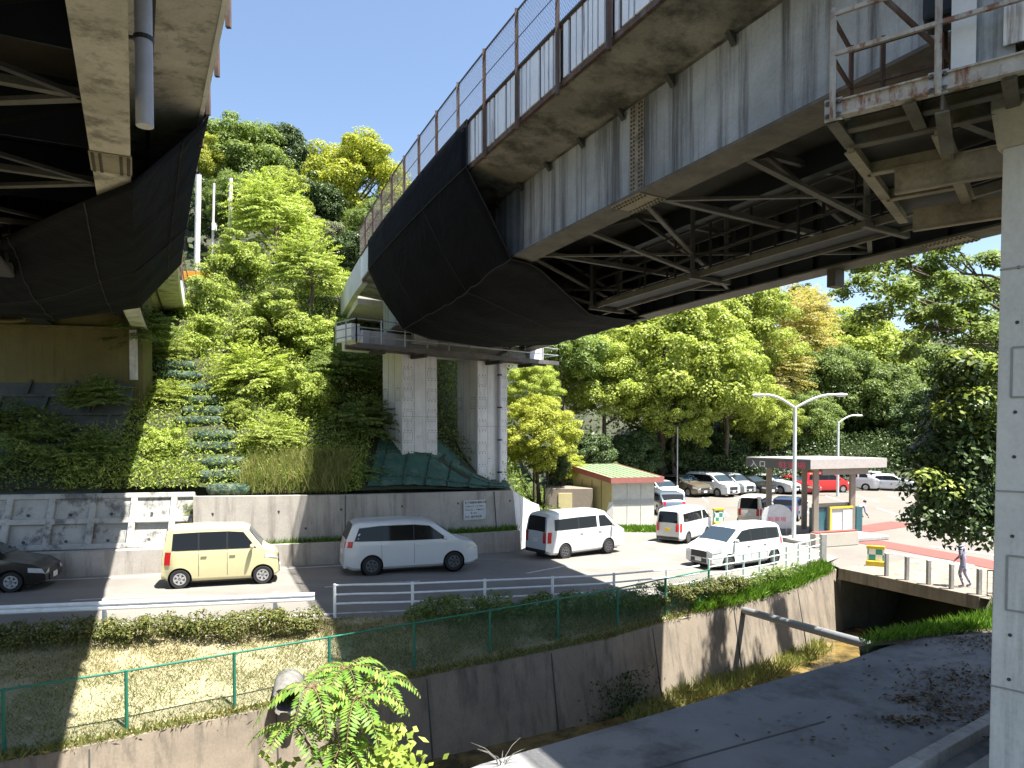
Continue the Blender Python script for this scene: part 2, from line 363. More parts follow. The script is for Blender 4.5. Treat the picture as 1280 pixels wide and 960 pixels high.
# ------------------------------------------------------------------ leaves
def leaf_obj(name, P, N, L, W, mat, parent=None, seed=0, along=None, link=True):
    """many small diamond leaves: positions P, facing N, length L, width W (arrays or numbers)"""
    g = np.random.default_rng(seed); n = len(P)
    N = N / (np.linalg.norm(N, axis=1, keepdims=True) + 1e-9)
    T = g.normal(size=(n, 3)) if along is None else along + g.normal(size=(n, 3)) * 0.05
    T -= N * (T * N).sum(1, keepdims=True); T /= (np.linalg.norm(T, axis=1, keepdims=True) + 1e-9)
    B = np.cross(N, T)
    L = np.broadcast_to(np.asarray(L, float), (n,))[:, None] * g.uniform(0.7, 1.25, (n, 1))
    W = np.broadcast_to(np.asarray(W, float), (n,))[:, None] * g.uniform(0.7, 1.25, (n, 1))
    if parent is not None:
        mi = np.array(wmat(parent).inverted()); P = P @ mi[:3, :3].T + mi[:3, 3]; T = T @ mi[:3, :3].T; B = B @ mi[:3, :3].T
    V = np.empty((n, 4, 3))
    V[:, 0] = P - T * L / 2; V[:, 1] = P + B * W / 2 + T * L * 0.05; V[:, 2] = P + T * L / 2; V[:, 3] = P - B * W / 2 + T * L * 0.05
    me = bpy.data.meshes.new(name)
    me.vertices.add(n * 4); me.vertices.foreach_set('co', V.reshape(-1))
    me.loops.add(n * 4); me.loops.foreach_set('vertex_index', np.arange(n * 4, dtype=np.int32))
    me.polygons.add(n); me.polygons.foreach_set('loop_start', np.arange(0, n * 4, 4, dtype=np.int32))
    me.polygons.foreach_set('loop_total', np.full(n, 4, dtype=np.int32))
    me.update(calc_edges=True); me.materials.append(mat)
    if not link: return me
    o = bpy.data.objects.new(name, me); col.objects.link(o); o.parent = parent
    return o
def clump_points(g, centers, radii, per, flat=0.75, upbias=0.45):
    P, N = [], []
    for c, r in zip(centers, radii):
        d = g.normal(size=(per, 3)); d /= np.linalg.norm(d, axis=1, keepdims=True)
        d[:, 2] = np.where((d[:, 2] < -0.25) & (g.random(per) < 0.6), -d[:, 2], d[:, 2])
        rad = r * g.uniform(0.72, 1.06, (per, 1)) * (1 + 0.12 * np.sin(5 * d[:, :1] + 4 * d[:, 1:2]))
        p = d * rad; p[:, 2] *= flat
        P.append(c + p); n = d + g.normal(size=(per, 3)) * 0.42; n[:, 2] += upbias; N.append(n)
    return np.concatenate(P), np.concatenate(N)
def crown_mesh(name, seed, mat, clumps=100, per=170, leaf=0.05, shape=(1, 1, 0.95), cr=(0.13, 0.24), hollow=0.6):
    """a crown of radius one built of leaf clumps of uneven size"""
    g = np.random.default_rng(seed); C, Rr = [], []
    lob = [(g.normal(size=3), g.uniform(0.75, 1.08)) for _ in range(7)]
    for _ in range(clumps):
        d = g.normal(size=3); d /= np.linalg.norm(d)
        if d[2] < -0.75: d[2] = -d[2]
        k = 1.0
        for n, a in lob:
            w = max(0, float(d @ (n / np.linalg.norm(n)))) ** 4; k = k * (1 - w) + a * w
        r = g.uniform(*cr)
        C.append(d * np.array(shape) * (k - r * 0.9) * g.uniform(hollow, 1.0)); Rr.append(r)
    P, N = clump_points(g, C, Rr, per)
    return leaf_obj(name, P, N, leaf * 1.25, leaf * 0.8, mat, seed=seed, link=False)
def spray_mesh(name, seed, mat, sprays=150, pairs=11, shape=(1, 1, 0.9), leaf=0.085, slen=0.55):
    """a loose crown of arching sprays with leaflets on both sides"""
    g = np.random.default_rng(seed); P, N, A = [], [], []
    for _ in range(sprays):
        d = g.normal(size=3); d /= np.linalg.norm(d)
        if d[2] < -0.3: d[2] *= -1
        base = d * np.array(shape) * g.uniform(0.25, 0.8)
        out = d.copy(); out[2] = out[2] * 0.5 + g.uniform(-0.1, 0.35); out /= np.linalg.norm(out)
        L = slen * g.uniform(0.6, 1.2); side = np.cross(out, [0, 0, 1.0]); side /= np.linalg.norm(side) + 1e-9
        for sub in range(3):
            o2 = out + side * (sub - 1) * 0.55; o2 /= np.linalg.norm(o2)
            s2 = np.cross(o2, [0, 0, 1.0]); s2 /= np.linalg.norm(s2) + 1e-9
            for i in range(pairs):
                t = (i + 1) / pairs
                p = base + o2 * L * t - np.array([0, 0, 1]) * 0.30 * L * t * t
                for sg in (-1, 1):
                    a = s2 * sg + o2 * 0.35 + np.array([0, 0, -0.25]) + g.normal(size=3) * 0.15
                    P.append(p + a * leaf * 0.5); A.append(a); n = np.array([0, 0, 0.8]) + d * 0.5 + g.normal(size=3) * 0.6; N.append(n)
    return leaf_obj(name, np.array(P), np.array(N), leaf * 1.25, leaf * 0.42, mat, seed=seed, along=np.array(A), link=False)
# ------------------------------------------------------------------ plan lines (x, y)
RN = [(-60, 7.5), (-40, 11.3), (-12, 16.9), (-2.9, 18.7), (2.5, 20.6), (5.4, 22.2), (9.1, 25.3), (12.5, 28.6)]      # near edge of the road
RF = [(-60, 15.5), (-45, 18.4), (-14.7, 23.7), (-6.3, 26.2), (0.33, 29.7)]                                            # foot of the low wall
CW = [(-60, -6), (-20, 8.0), (-8.6, 13.15), (2.5, 19.15), (5.26, 21.5), (7.3, 22.8), (10.0, 25.1), (12.9, 28.1)]      # top of the far channel wall
CWZ = [(-60, -1.6), (-20, -1.35), (-8.6, -1.2), (2.5, -0.8), (5.26, -0.75), (10, -0.7), (12.9, -0.55)]
SE = [(-14, -4), (-0.36, 8.14), (1.69, 9.45), (3.1, 10.36), (5.52, 11.83), (6.7, 12.7)]                              # edge of the raised slab
def RP(x):                                                                                                            # foot of the main retaining wall
    return interp(RF, x) + 0.85 if x <= 0.33 else interp([(0.33, 30.55), (1.2, 34), (3, 62)], min(x, 3))
def hz(x, y):
    q = (y - RP(x)) * 0.9
    g = gz(x)
    if q <= 0: return g
    base = lerp(g, 2.35, sm((1.2 - x) / 1.5)); slope = 0.02 + 0.76 * sm((-0.5 - x) / 4.0)
    zl = base + slope * min(q, 13) + 0.55 * sm((6 - x) / 12) * min(max(q - 18, 0), 32)
    zr = g + 0.45 * min(max(y - 63 - max(0, x - 30) * 0.2, 0), 45) * sm((x + 12) / 10)
    return max(zl, zr)
def sheet(name, poly, mat, dz=0.0, kind='structure', zf=gz):
    bm = bmesh.new()
    bm.faces.new([bm.verts.new((p[0], p[1], 0)) for p in poly])
    for x in (-4, 10):
        bmesh.ops.bisect_plane(bm, geom=bm.verts[:] + bm.edges[:] + bm.faces[:], plane_co=(x, 0, 0), plane_no=(1, 0, 0))
    for v in bm.verts: v.co.z = zf(v.co.x) + dz
    bmesh.ops.triangulate(bm, faces=bm.faces[:]); bmesh.ops.recalc_face_normals(bm, faces=bm.faces[:])
    me = bpy.data.meshes.new(name)
    if sum(f.normal.z for f in bm.faces) < 0: bmesh.ops.reverse_faces(bm, faces=bm.faces[:])
    bm.to_mesh(me); bm.free(); me.materials.append(mat)
    o = bpy.data.objects.new(name, me); col.objects.link(o); tag(o, kind=kind); return o

# ------------------------------------------------------------------ terrain
xs = np.concatenate([np.arange(-160, -40, 6.0), np.arange(-40, 30, 1.0), np.arange(30, 90, 3.0), np.arange(90, 260, 8.0)])
ys = np.concatenate([np.arange(-30, 20, 2.0), np.arange(20, 60, 1.0), np.arange(60, 130, 3.0), np.arange(130, 420, 12.0)])
tv = []; g0 = random.Random(3)
for y in ys:
    for x in xs:
        x = float(x); y = float(y)
        if y < interp(RN, x) + 1.6 and x < 15.5 or (x >= 15.5 and y < 14): z = -3.4
        else:
            z = hz(x, y)
            z = z - 0.45 if z <= gz(x) + 0.02 else z + g0.uniform(-0.15, 0.15)
            q = (y - RP(x)) * 0.9
            if 0 < q < 1.1 and x < 1.2: z = gz(x) - 0.4
        tv.append((x, y, z))
nx = len(xs); tf = [(j * nx + i, j * nx + i + 1, (j + 1) * nx + i + 1, (j + 1) * nx + i) for j in range(len(ys) - 1) for i in range(nx - 1)]
me = bpy.data.meshes.new('terrain'); me.from_pydata(tv, [], tf); me.materials.append(M['hill'])
me.shade_smooth()
o = bpy.data.objects.new('terrain', me); col.objects.link(o); tag(o, kind='structure')
# strip of hillside that meets the back of the walls exactly
mb = MB(); secs = []
for i in range(41):
    x = -46 + 46.2 * i / 40; y0 = RP(x); row = []
    for q in ((0.22, 0.7, 1.3, 2.2) if x > -11.25 else (0.62, 0.8, 1.3, 2.2)):
        row.append((x - 0.25 * q, y0 + q / 0.9, hz(x, y0 + q / 0.9) + 0.03 - (0.0 if q < 2 else 0.4)))
    secs.append(row)
o = mb.loft(secs, closed=False).build('hillside', M['hill']); tag(o, kind='structure')

# ------------------------------------------------------------------ road, forecourt, markings
road_poly = RN + [(13.6, 29.8), (13.2, 36.4), (8, 38.0), (4, 35.6), (1.6, 33.2)] + RF[::-1]
sheet('road', road_poly, M['asphalt'])
sheet('forecourt', [(0.6, 30.2), (2.0, 33.3), (4, 35.5), (8, 37.9), (13.2, 36.4), (13.6, 29.8), (12.6, 28.5), (12.6, 27.3), (14.6, 22.9), (17, 19.0), (34, 14.2), (95, 14.2), (95, 110), (20, 110), (1, 64), (0.8, 36)], M['forecourt'], -0.006)
def band(name, line, w, mat, dz, kind='structure', a=None):
    poly = []; back = []
    for i, p in enumerate(line):
        q0 = Vector(line[max(i - 1, 0)]); q1 = Vector(line[min(i + 1, len(line) - 1)]); d = (q1 - q0).normalized(); n = Vector((-d.y, d.x))
        poly.append(tuple(Vector(p) + n * w / 2)); back.append(tuple(Vector(p) - n * w / 2))
    return sheet(name, poly + back[::-1], mat, dz, kind)
def offs(line, d):
    out = []
    for i, p in enumerate(line):
        q0 = Vector(line[max(i - 1, 0)]); q1 = Vector(line[min(i + 1, len(line) - 1)]); t = (q1 - q0).normalized()
        out.append(tuple(Vector(p) + Vector((-t.y, t.x)) * d))
    return out
def resample(line, step):
    out = []; acc = 0
    for a, b in zip(line, line[1:]):
        a = Vector(a); b = Vector(b); L = (b - a).length; t = acc
        while t < L: out.append(tuple(a + (b - a) * t / L)); t += step
        acc = t - L
    return out
edge_n = resample(offs(RN, 0.55), 2.5); edge_f = resample(offs(RF, -0.5), 2.5)
band('edge_line', [p for p in edge_n if p[0] > -40], 0.14, M['whiteline'], 0.006)
band('edge_line', [p for p in edge_f if p[0] > -40], 0.14, M['whiteline'], 0.006)
mid = [tuple((Vector(a) + Vector(b)) / 2) for a, b in zip(resample(offs(RN, 0.0), 1)[8:], resample(offs(RF, 0), 1))]
cl = [(x, (interp(RN, x) + interp(RF, x)) / 2 - 0.15) for x in np.arange(-44, 0.5, 0.5)] + [(2.5, 27.2), (6.5, 30.4), (11, 34), (16, 37.7)]
cl = resample([tuple(map(float, p)) for p in cl], 0.5)
for i in range(8, len(cl) - 8, 14):
    band('centre_dash', cl[i:i + 7], 0.13, M['whiteline'], 0.006)
# white stop line and hatch dashes where the road opens
for (x, y), (dx, dy), L, w in [((5.0, 28.0), (0.75, 0.66), 2.2, 0.3), ((9.4, 31.3), (0.75, 0.66), 2.2, 0.3), ((13.6, 34.4), (0.8, -0.6), 3.0, 0.4), ((12.9, 33.3), (0.8, -0.6), 3.0, 0.4), ((6.6, 33.4), (0.75, 0.66), 1.6, 0.3), ((17.2, 29.5), (-0.5, 0.86), 3.5, 0.35), ((18.6, 30.4), (-0.5, 0.86), 3.5, 0.35), ((20, 31.2), (-0.5, 0.86), 3.5, 0.35)]:
    band('road_marking', [(x - dx * L / 2, y - dy * L / 2), (x, y), (x + dx * L / 2, y + dy * L / 2)], w, M['whiteline'], 0.008)
band('red_pavement', [(13.2, 34.8), (17.5, 37.6), (22.6, 41.2)], 1.7, M['redpave'], 0.012)
band('red_pavement', [(17.0, 34.2), (18.6, 29.5), (19.6, 25.0), (21.2, 20.0)], 1.6, M['redpave'], 0.012)
for i in range(12):                                  # bays of the car park
    x = 9.5 + i * 2.55
    band('bay_line', [(x, 53.6), (x + 0.4, 56), (x + 0.9, 58.9)], 0.14, M['whiteline'], 0.002)
for i in range(7):
    x = 8.0 + i * 2.7
    band('bay_line', [(x, 44.4), (x + 0.5, 47), (x + 0.9, 49.4)], 0.14, M['whiteline'], 0.002)
# lawn bank between road and channel
def bank(name, fa, fb, x0, x1, n, m, mat):
    secs = []
    for i in range(n + 1):
        t = i / n; x = lerp(x0, x1, t); a = Vector(fa(x)); b = Vector(fb(x))
        secs.append([a.lerp(b, j / m) + Vector((0, 0, 0.10 * math.sin(math.pi * j / m) + rnd.uniform(-.02, .02))) for j in range(m + 1)])
    return MB().loft(secs, closed=False).build(name, mat, smooth=60)
bfa = lambda x: (x, interp(RN, x) + 0.02, gz(x) - 0.004)
bfb = lambda x: (x, min(interp(CW, x), interp(RN, x) - 0.25), interp(CWZ, x))
o = bank('lawn', bfa, bfb, -45, 12.4, 60, 6, M['lawn']); tag(o, kind='structure')

# ------------------------------------------------------------------ channel
def wall_strip(name, line, zt, zb, batter, thick, mat, sub=1.0):
    """leaning concrete wall along a plan line: top edge given, foot moved out by the batter"""
    pts = resample(line, sub) + [line[-1]]; secs = []
    for i, p in enumerate(pts):
        q0 = Vector(pts[max(i - 1, 0)]); q1 = Vector(pts[min(i + 1, len(pts) - 1)]); t = (q1 - q0).normalized(); n = Vector((t.y, -t.x))
        a = Vector(p); top = zt(p[0]); bot = zb(p[0])
        secs.append([(*(a + n * batter), bot), (*a, top), (*(a - n * thick), top), (*(a - n * thick), bot)])
    return MB().loft(secs)
CWc = [p for p in CW]
w = wall_strip('channel_wall', [(-24, 6.25)] + CW[2:], lambda x: interp(CWZ, x) + 0.05, lambda x: -3.1, 0.42, 0.3, M['conc_channel']).build('channel_wall', M['conc_channel'])
tag(w, 'stained concrete channel wall leaning below the fenced lawn bank', 'wall')
mb = MB()
for x in np.arange(-20, 12, 3.0):
    x = float(x); y = interp(CW, x); d = Vector((1, (interp(CW, x + .5) - interp(CW, x - .5)), 0)).normalized(); n = Vector((d.y, -d.x, 0))
    mb.bar(Vector((x, y, interp(CWZ, x) - .02)) + n * .005, Vector((x, y, -3.0)) + n * .425, 0.03, 0.02, up=n)
mb.build('wall_joint', M['groove'], w)
sheet('stream', [(-60, -10), (-20, 4), (-8.6, 12.6), (2.5, 18.9), (10.2, 24.9), (13.2, 27.7), (18, 26), (14, 18), (7, 13), (1, 8), (-20, -8)], M['water'], -2.74, zf=lambda x: 0)
o = sheet('stream_bed', [(-70, -14), (-20, 4.4), (-8.6, 12.8), (2.5, 19.1), (10.2, 25.1), (14, 29), (24, 34), (26, 20), (7, 9), (1, 5), (-20, -12)], M['soil'], -3.06, zf=lambda x: 0)
# raised slab in the foreground
slab_poly = [tuple(p) for p in SE] + [(7.6, 13.2), (13, 14.6), (13.5, 9.0), (6.35, 8.95), (3.2, 6.6), (-4, 0), (-9, -6)]
o = MB().prism(slab_poly, -3.3, 1.0).build('slab', M['slab']); tag(o, kind='structure')
mb = MB()
for a, b in (((1.75, 8.1), (4.1, 9.35)), ((-3.0, 5.2), (1.75, 8.1))): mb.bar((*a, 1.003), (*b, 1.003), 0.03, 0.006)
o = mb.build('slab_joint', M['groove']); tag(o, kind='structure')
mb = MB()
for i in range(14):
    a = Vector((2.6, 6.55, 0)); d = Vector((0.81, 0.59, 0)); p = a + d * (i * 0.6 - 2.4); q = p + d * 0.59
    mb.bar((p.x, p.y, 1.07), (q.x, q.y, 1.07), 0.16, 0.17)
o = mb.build('kerb', M['kerb'], bev=0.01); tag(o, kind='structure')
mb = MB(); mb.bar((1.9, 5.5, 0.86), (8.4, 10.2, 0.86), 0.14, 0.5); o = mb.build('gutter_edge', M['kerb']); tag(o, kind='structure')
# culvert carrying the pavement over the stream
cu = empty('culvert_bridge', (13.5, 25, -0.6), 0, 'concrete culvert deck crossing the dark mouth of the channel', 'culvert')
A, B = Vector((12.45, 27.35, 0)), Vector((14.75, 22.6, 0)); dc = (B - A).normalized(); nc = Vector((-dc.y, dc.x, 0)) * -1
if nc.x < 0: nc = -nc
zc = -0.40
mb = MB(); mb.loft([[A + Vector((0, 0, zc - .42)), A + Vector((0, 0, zc + .02)), A + nc * 5 + Vector((0, 0, zc + .02)), A + nc * 5 + Vector((0, 0, zc - .42))], [B + Vector((0, 0, zc - .42)), B + Vector((0, 0, zc + .02)), B + nc * 5 + Vector((0, 0, zc + .02)), B + nc * 5 + Vector((0, 0, zc - .42))]])
mb.build('deck', M['conc_channel'], cu, bev=0.02)
mb = MB(); E = A + nc * 12
mb.loft([[A + nc * .15 + Vector((0, 0, -3.2)), A + nc * .15 + Vector((0, 0, zc - .43)), A + nc * .15 - dc * .5 + Vector((0, 0, zc - .43)), A + nc * .15 - dc * .5 + Vector((0, 0, -3.2))], [E + Vector((0, 0, -3.2)), E + Vector((0, 0, zc - .43)), E - dc * .5 + Vector((0, 0, zc - .43)), E - dc * .5 + Vector((0, 0, -3.2))]])
F = B + nc * 12
mb.loft([[B + nc * .15 + Vector((0, 0, -3.2)), B + nc * .15 + Vector((0, 0, zc - .43)), B + nc * .15 + dc * .5 + Vector((0, 0, zc - .43)), B + nc * .15 + dc * .5 + Vector((0, 0, -3.2))], [F + Vector((0, 0, -3.2)), F + Vector((0, 0, zc - .43)), F + dc * .5 + Vector((0, 0, zc - .43)), F + dc * .5 + Vector((0, 0, -3.2))]])
mb.bar(E + Vector((0, 0, -1.8)), F + Vector((0, 0, -1.8)), 0.3, 2.8)
mb.build('side_wall', M['conc_dark'], cu)
for k in (0.35, 0.5, 0.65, 0.8, 0.97):
    p = A.lerp(B, k) + nc * 0.25; MB().bar((p.x, p.y, zc + .02), (p.x, p.y, zc + .85), .13).build('post', M['kerb'], cu, bev=.02)
# green bank at the end of the slab
secs = []
for i in range(-1, 13):
    t = i / 12; a = Vector((6.75, 12.95, 0.95)).lerp(Vector((15.5, 19.5, 0.2)), t); b = Vector((7.9, 14.8, -2.9)).lerp(Vector((15.0, 22.4, -0.35)), t)
    c = Vector((7.5, 13.1, 0.95)).lerp(Vector((17, 17.5, 0.4)), t)
    secs.append([c + Vector((0, 0, .02)), a + Vector((0, 0, .12 * math.sin(9 * t) * .5 + .1)), a.lerp(b, .5) + Vector((0, 0, .25)), b])
o = MB().loft(secs, closed=False).build('grass_bank', M['soil'], smooth=60); tag(o, kind='structure')
secs = [[(12, 12.5, .96), (8.4, 13.7, .96)], [(20, 10, .9), (17, 17.6, .42)], [(40, 4, .9), (36, 14.4, -.3)]]
o = MB().loft(secs, closed=False).build('ground', M['soil']); tag(o, kind='structure')
# pipe over the stream
o = MB().tube([(7.35, 23.3, -0.95), (8.3, 15.3, 0.06)], 0.11, 12).build('water_pipe', M['darkpipe'], smooth=40)
tag(o, 'grey pipe running over the stream from the channel wall to the near bank', 'pipe')
# drain pipe poking out of the bank
root = empty('drain_pipe', (-4.6, 14.6, -0.95), 0, 'broken concrete drain pipe end sticking out of the grass bank', 'drain pipe')
ax = Vector((0.25, -1, -0.12)).normalized(); c0 = Vector((-4.72, 14.98, -0.78))
secs = []; x1 = ax.orthogonal().normalized(); y1 = ax.cross(x1); pr = random.Random(2)
for r, t in ((0.31, -0.75), (0.31, 0.14), (0.25, 0.14), (0.25, -0.7)):
    secs.append([c0 + ax * (t + (pr.uniform(-.07, .07) if t > 0 else 0)) + (x1 * math.cos(a) + y1 * math.sin(a)) * r for a in [2 * math.pi * k / 24 for k in range(24)]])
MB().loft(secs, True, False).build('pipe_shell', M['drain_pipe'], root, smooth=40)
MB().tube([c0 - ax * .68, c0 - ax * .7], 0.25, 20).build('inner_end', M['well'], root)

# ------------------------------------------------------------------ retaining walls behind the road
low = wall_strip('low_wall', [(-11.4, interp(RF, -11.4))] + RF[3:], lambda x: 0.78 + gz(x) * .5, lambda x: gz(x) - .1, 0.05, 0.22, M['conc_wall']).build('low_wall', M['conc_wall'])
tag(low, 'low concrete wall along the road in front of the taller retaining wall', 'wall')
low = wall_strip('low_wall', [(-46, interp(RF, -46)), (-14.7, 23.7), (-11.45, interp(RF, -11.45))], lambda x: 0.80, lambda x: gz(x) - .1, 0.05, 0.5, M['conc_wall']).build('low_wall', M['conc_wall'])
tag(low, 'low concrete wall at the foot of the blotched grid framed slope', 'wall')
main_line = [(-11.2, RP(-11.2) - .35), (-6.3, 27.05 - .1), (0.05, RP(0.05))]
rw = empty('retaining_wall', (-5, 27, 0), 0, 'tall grey concrete retaining wall below the bridge pier with a painted notice', 'retaining wall')
wt = lambda x: 2.52 - 0.018 * (x + 11)
wall_strip('', main_line, wt, lambda x: gz(x) - .1, 0.12, 0.35, None).build('wall', M['conc_wall'], rw)
wall_strip('', [(0.05, RP(0.05)), (0.75, 32.6), (1.35, 36.0)], lambda x: wt(0) - max(0, x - .05) * 0.9, lambda x: gz(x) - .1, 0.25, 0.35, None, 1.2).build('return_wall', M['conc'], rw)
mb = MB(); mdots = MB()
for x in np.arange(-10.6, 0, 2.1):
    x = float(x); y = interp(main_line, x)
    for k, z in ((0, 1.9), (.9, 1.25)):
        yy = interp(main_line, x + k) - .125 * (wt(x) - z) / 2.5; mdots.tube([(x + k, yy - .012, z), (x + k, yy + .06, z)], .045, 8)
x = -0.75; y = interp(main_line, x); mb.bar((x, y - .02, wt(x)), (x + .12, y - .115, 0.5), .035, .02, up=(0, 1, 0))
x = -6.25; y = interp(main_line, x); mb.bar((x, y - .02, wt(x)), (x, y - .125, 0.5), .03, .02, up=(0, 1, 0))
mb.build('wall_joint', M['groove'], rw); mdots.build('weep_hole', M['groove'], rw)
# notice on the wall
nx0, nx1 = -2.0, -1.02
d = Vector((nx1 - nx0, interp(main_line, nx1) - interp(main_line, nx0), 0)).normalized(); nn = Vector((d.y, -d.x, 0))
P0 = Vector((nx0, interp(main_line, nx0), 0)) + nn * 0.10
ns = empty('notice_board', (P0.x, P0.y, 1.3), 0, 'faded notice with rows of black lettering on the retaining wall', 'sign')
b0 = P0 + Vector((0, 0, 1.28)); MB().box(b0 + d * .48 + Vector((0, 0, .33)), (1.0, .03, .80), Matrix((d, -nn, Vector((0, 0, 1)))).transposed()).build('board', M['signface'], ns)
for s, sz, zz, q in (('桁下制限高 橋梁注意', .108, .60, .98), ('12.40m×3.7  上り 170m', .082, .46, 1.0), ('13.2m以上  ― 1.80m以上', .08, .32, 1.0), ('           車 1.60m', .08, .18, 1.0), ('安全  通行帯注意', .10, .02, 1.0)):
    text(s, sz, 'lettering', M['textdark'], b0 + d * .04 + nn * .019 + Vector((0, 0, zz)), d, (0, 0, 1), ns, .002, q)
# crib slope left of it
crib = empty('crib_wall', (-20, 23, 1), 0, 'blotched pale concrete grid wall leaning behind the road under the bridge', 'wall')
cA, cB = Vector((-46, interp(RF, -46) + .5, 0)), Vector((-11.3, interp(RF, -11.3) + .5, 0)); dx = (cB - cA).normalized(); ny = Vector((-dx.y, dx.x, 0)); Lc = (cB - cA).length
def cp(s, t): return cA + dx * s + ny * (t * 0.75) + Vector((0, 0, 0.82 + t * 1.75))
nup = (dx.cross(cp(0, 1) - cp(0, 0))).normalized()
if nup.y > 0: nup = -nup
MB().loft([[cp(0, 0) - Vector((0, 0, .5)), cp(0, 1), cp(0, 1) - nup * .5, cp(0, 0) - nup * .5], [cp(Lc, 0) - Vector((0, 0, .5)), cp(Lc, 1), cp(Lc, 1) - nup * .5, cp(Lc, 0) - nup * .5]]).build('slope_face', M['conc_crib'], crib)
mb = MB(); mg = MB(); s = 0.3
k = 0
while s < Lc:
    mb.bar(cp(s, 0) + nup * .0, cp(s, 1) + nup * .0, .22, .12, up=nup)
    for t in (0.25, 0.75): mg.tube([cp(s + .62, t - .12) + nup * -.02, cp(s + .62, t - .12) + nup * .03], .05, 8)
    s += 1.32; k += 1
for t in (0.02, 0.5, 0.98): mb.bar(cp(0, t) + nup * .004, cp(Lc, t) + nup * .004, .2, .12, up=nup)
mb.build('grid_rib', M['conc_crib'], crib, bev=.03); mg.build('weep_hole', M['groove'], crib)
# dark block wall on the slope and the yellow abutment
bw = empty('block_wall', (-22, 25, 4), 0, 'dark mossy block retaining wall in shade below the yellow abutment', 'wall')
def bp(s, t): return cA + dx * s + ny * (1.1 + t * 3.6) + Vector((0, 0, 2.6 + t * 4.3))
nb = (dx.cross(bp(0, 1) - bp(0, 0))).normalized()
if nb.y > 0: nb = -nb
Lb = Lc - 3.2
MB().loft([[bp(0, 0), bp(0, 1), bp(0, 1) - nb * .4, bp(0, 0) - nb * .4], [bp(Lb, 0), bp(Lb, 1), bp(Lb, 1) - nb * .4, bp(Lb, 0) - nb * .4]]).build('slope_face', M['conc_dark'], bw)
mb = MB()
for r in range(7):
    t = r / 6.0
    mb.bar(bp(0, t) + nb * .03, bp(Lb, t) + nb * .03, .13, .12, up=nb)
    if r < 6:
        s = 0.4 + (r % 2) * .8
        while s < Lb: mb.bar(bp(s, t) + nb * .03, bp(s, t + 1 / 6.0) + nb * .03, .11, .12, up=nb); s += 1.6
mb.build('grid_rib', M['conc_dark'], bw, bev=.02)
ab = empty('bridge_abutment', (-22, 29, 6.9), 0, 'yellow painted bridge abutment in deep shade behind the left bridge', 'abutment')
aA = Vector((-40, 24.4, 0)); aB = Vector((-14.9, 29.2, 0)); da = (aB - aA).normalized(); na = Vector((da.y, -da.x, 0))
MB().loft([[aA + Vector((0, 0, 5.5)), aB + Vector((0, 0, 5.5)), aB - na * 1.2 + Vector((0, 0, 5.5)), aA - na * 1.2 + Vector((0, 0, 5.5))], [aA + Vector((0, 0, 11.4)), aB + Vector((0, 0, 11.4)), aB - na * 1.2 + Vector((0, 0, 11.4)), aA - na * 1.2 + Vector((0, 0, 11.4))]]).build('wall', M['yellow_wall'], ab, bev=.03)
La = (aB - aA).length
def ap(s, z, o=0.0): return aA + da * s + na * o + Vector((0, 0, z))
mb = MB()
for s in np.arange(2, La, 4.6): MB().box(ap(float(s), 9.9, .35), (.9, .7, .9), Matrix((da, -na, Vector((0, 0, 1)))).transposed()).build('bearing_block', M['brace_dark'], ab)
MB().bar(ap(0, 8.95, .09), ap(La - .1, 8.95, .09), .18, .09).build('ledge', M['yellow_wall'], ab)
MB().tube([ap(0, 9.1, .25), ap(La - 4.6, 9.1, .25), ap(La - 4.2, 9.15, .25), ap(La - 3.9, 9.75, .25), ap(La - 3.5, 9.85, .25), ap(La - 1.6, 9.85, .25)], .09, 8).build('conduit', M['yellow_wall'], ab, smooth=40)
MB().tube([ap(La - 14.2, 7.05, .08), ap(La - 14.2, 9.2, .08), ap(La - 13.9, 9.6, .08), ap(La - 13.9, 10.4, .08)], .045, 8).build('cable_duct', M['booth_yellow'], ab)
MB().bar(ap(La - .35, 6.9, .06), ap(La - .35, 9.2, .06), .28, .12).build('corner_strip', M['pole'], ab)
# steps of netted bags going up the slope
for i in range(11):
    t = i / 10; u = lerp(286, 226, t ** 1.1) + rnd.uniform(-9, 9)
    Y = 26.3 + i * 0.58; x = (u - 640) / FPX * Y; z = hz(x, Y) + 0.05
    w = rnd.uniform(1.6, 2.1); dd = Vector((0.96, 0.27, 0)); secs = []
    for k in range(15):
        e = abs(k - 7) / 7; rr = (1 - e ** 8) ** .5 if e < 1 else 0.02
        c = Vector((x, Y, z)) + dd * (k - 7) / 7 * w / 2
        secs.append([c + Vector((0.27 * math.cos(a) * -.42 * rr, 0.96 * math.cos(a) * .40 * rr, max(-.9, min(.72, math.sin(a) * 1.25)) * .27 * rr * (1 + rnd.uniform(-.2, .2)))) for a in [2 * math.pi * j / 10 for j in range(10)]])
    o = MB().loft(secs).build('netted_bag', M['bag'], smooth=60)
    tag(o, ['lowest', 'second lowest', 'third from the bottom', 'fourth from the bottom', 'fifth from the bottom', 'sixth from the bottom', 'fifth from the top', 'fourth from the top', 'third from the top', 'second highest', 'topmost'][i] + ' green netted bag step on the overgrown slope', 'slope step', 'netted bag steps up the slope')
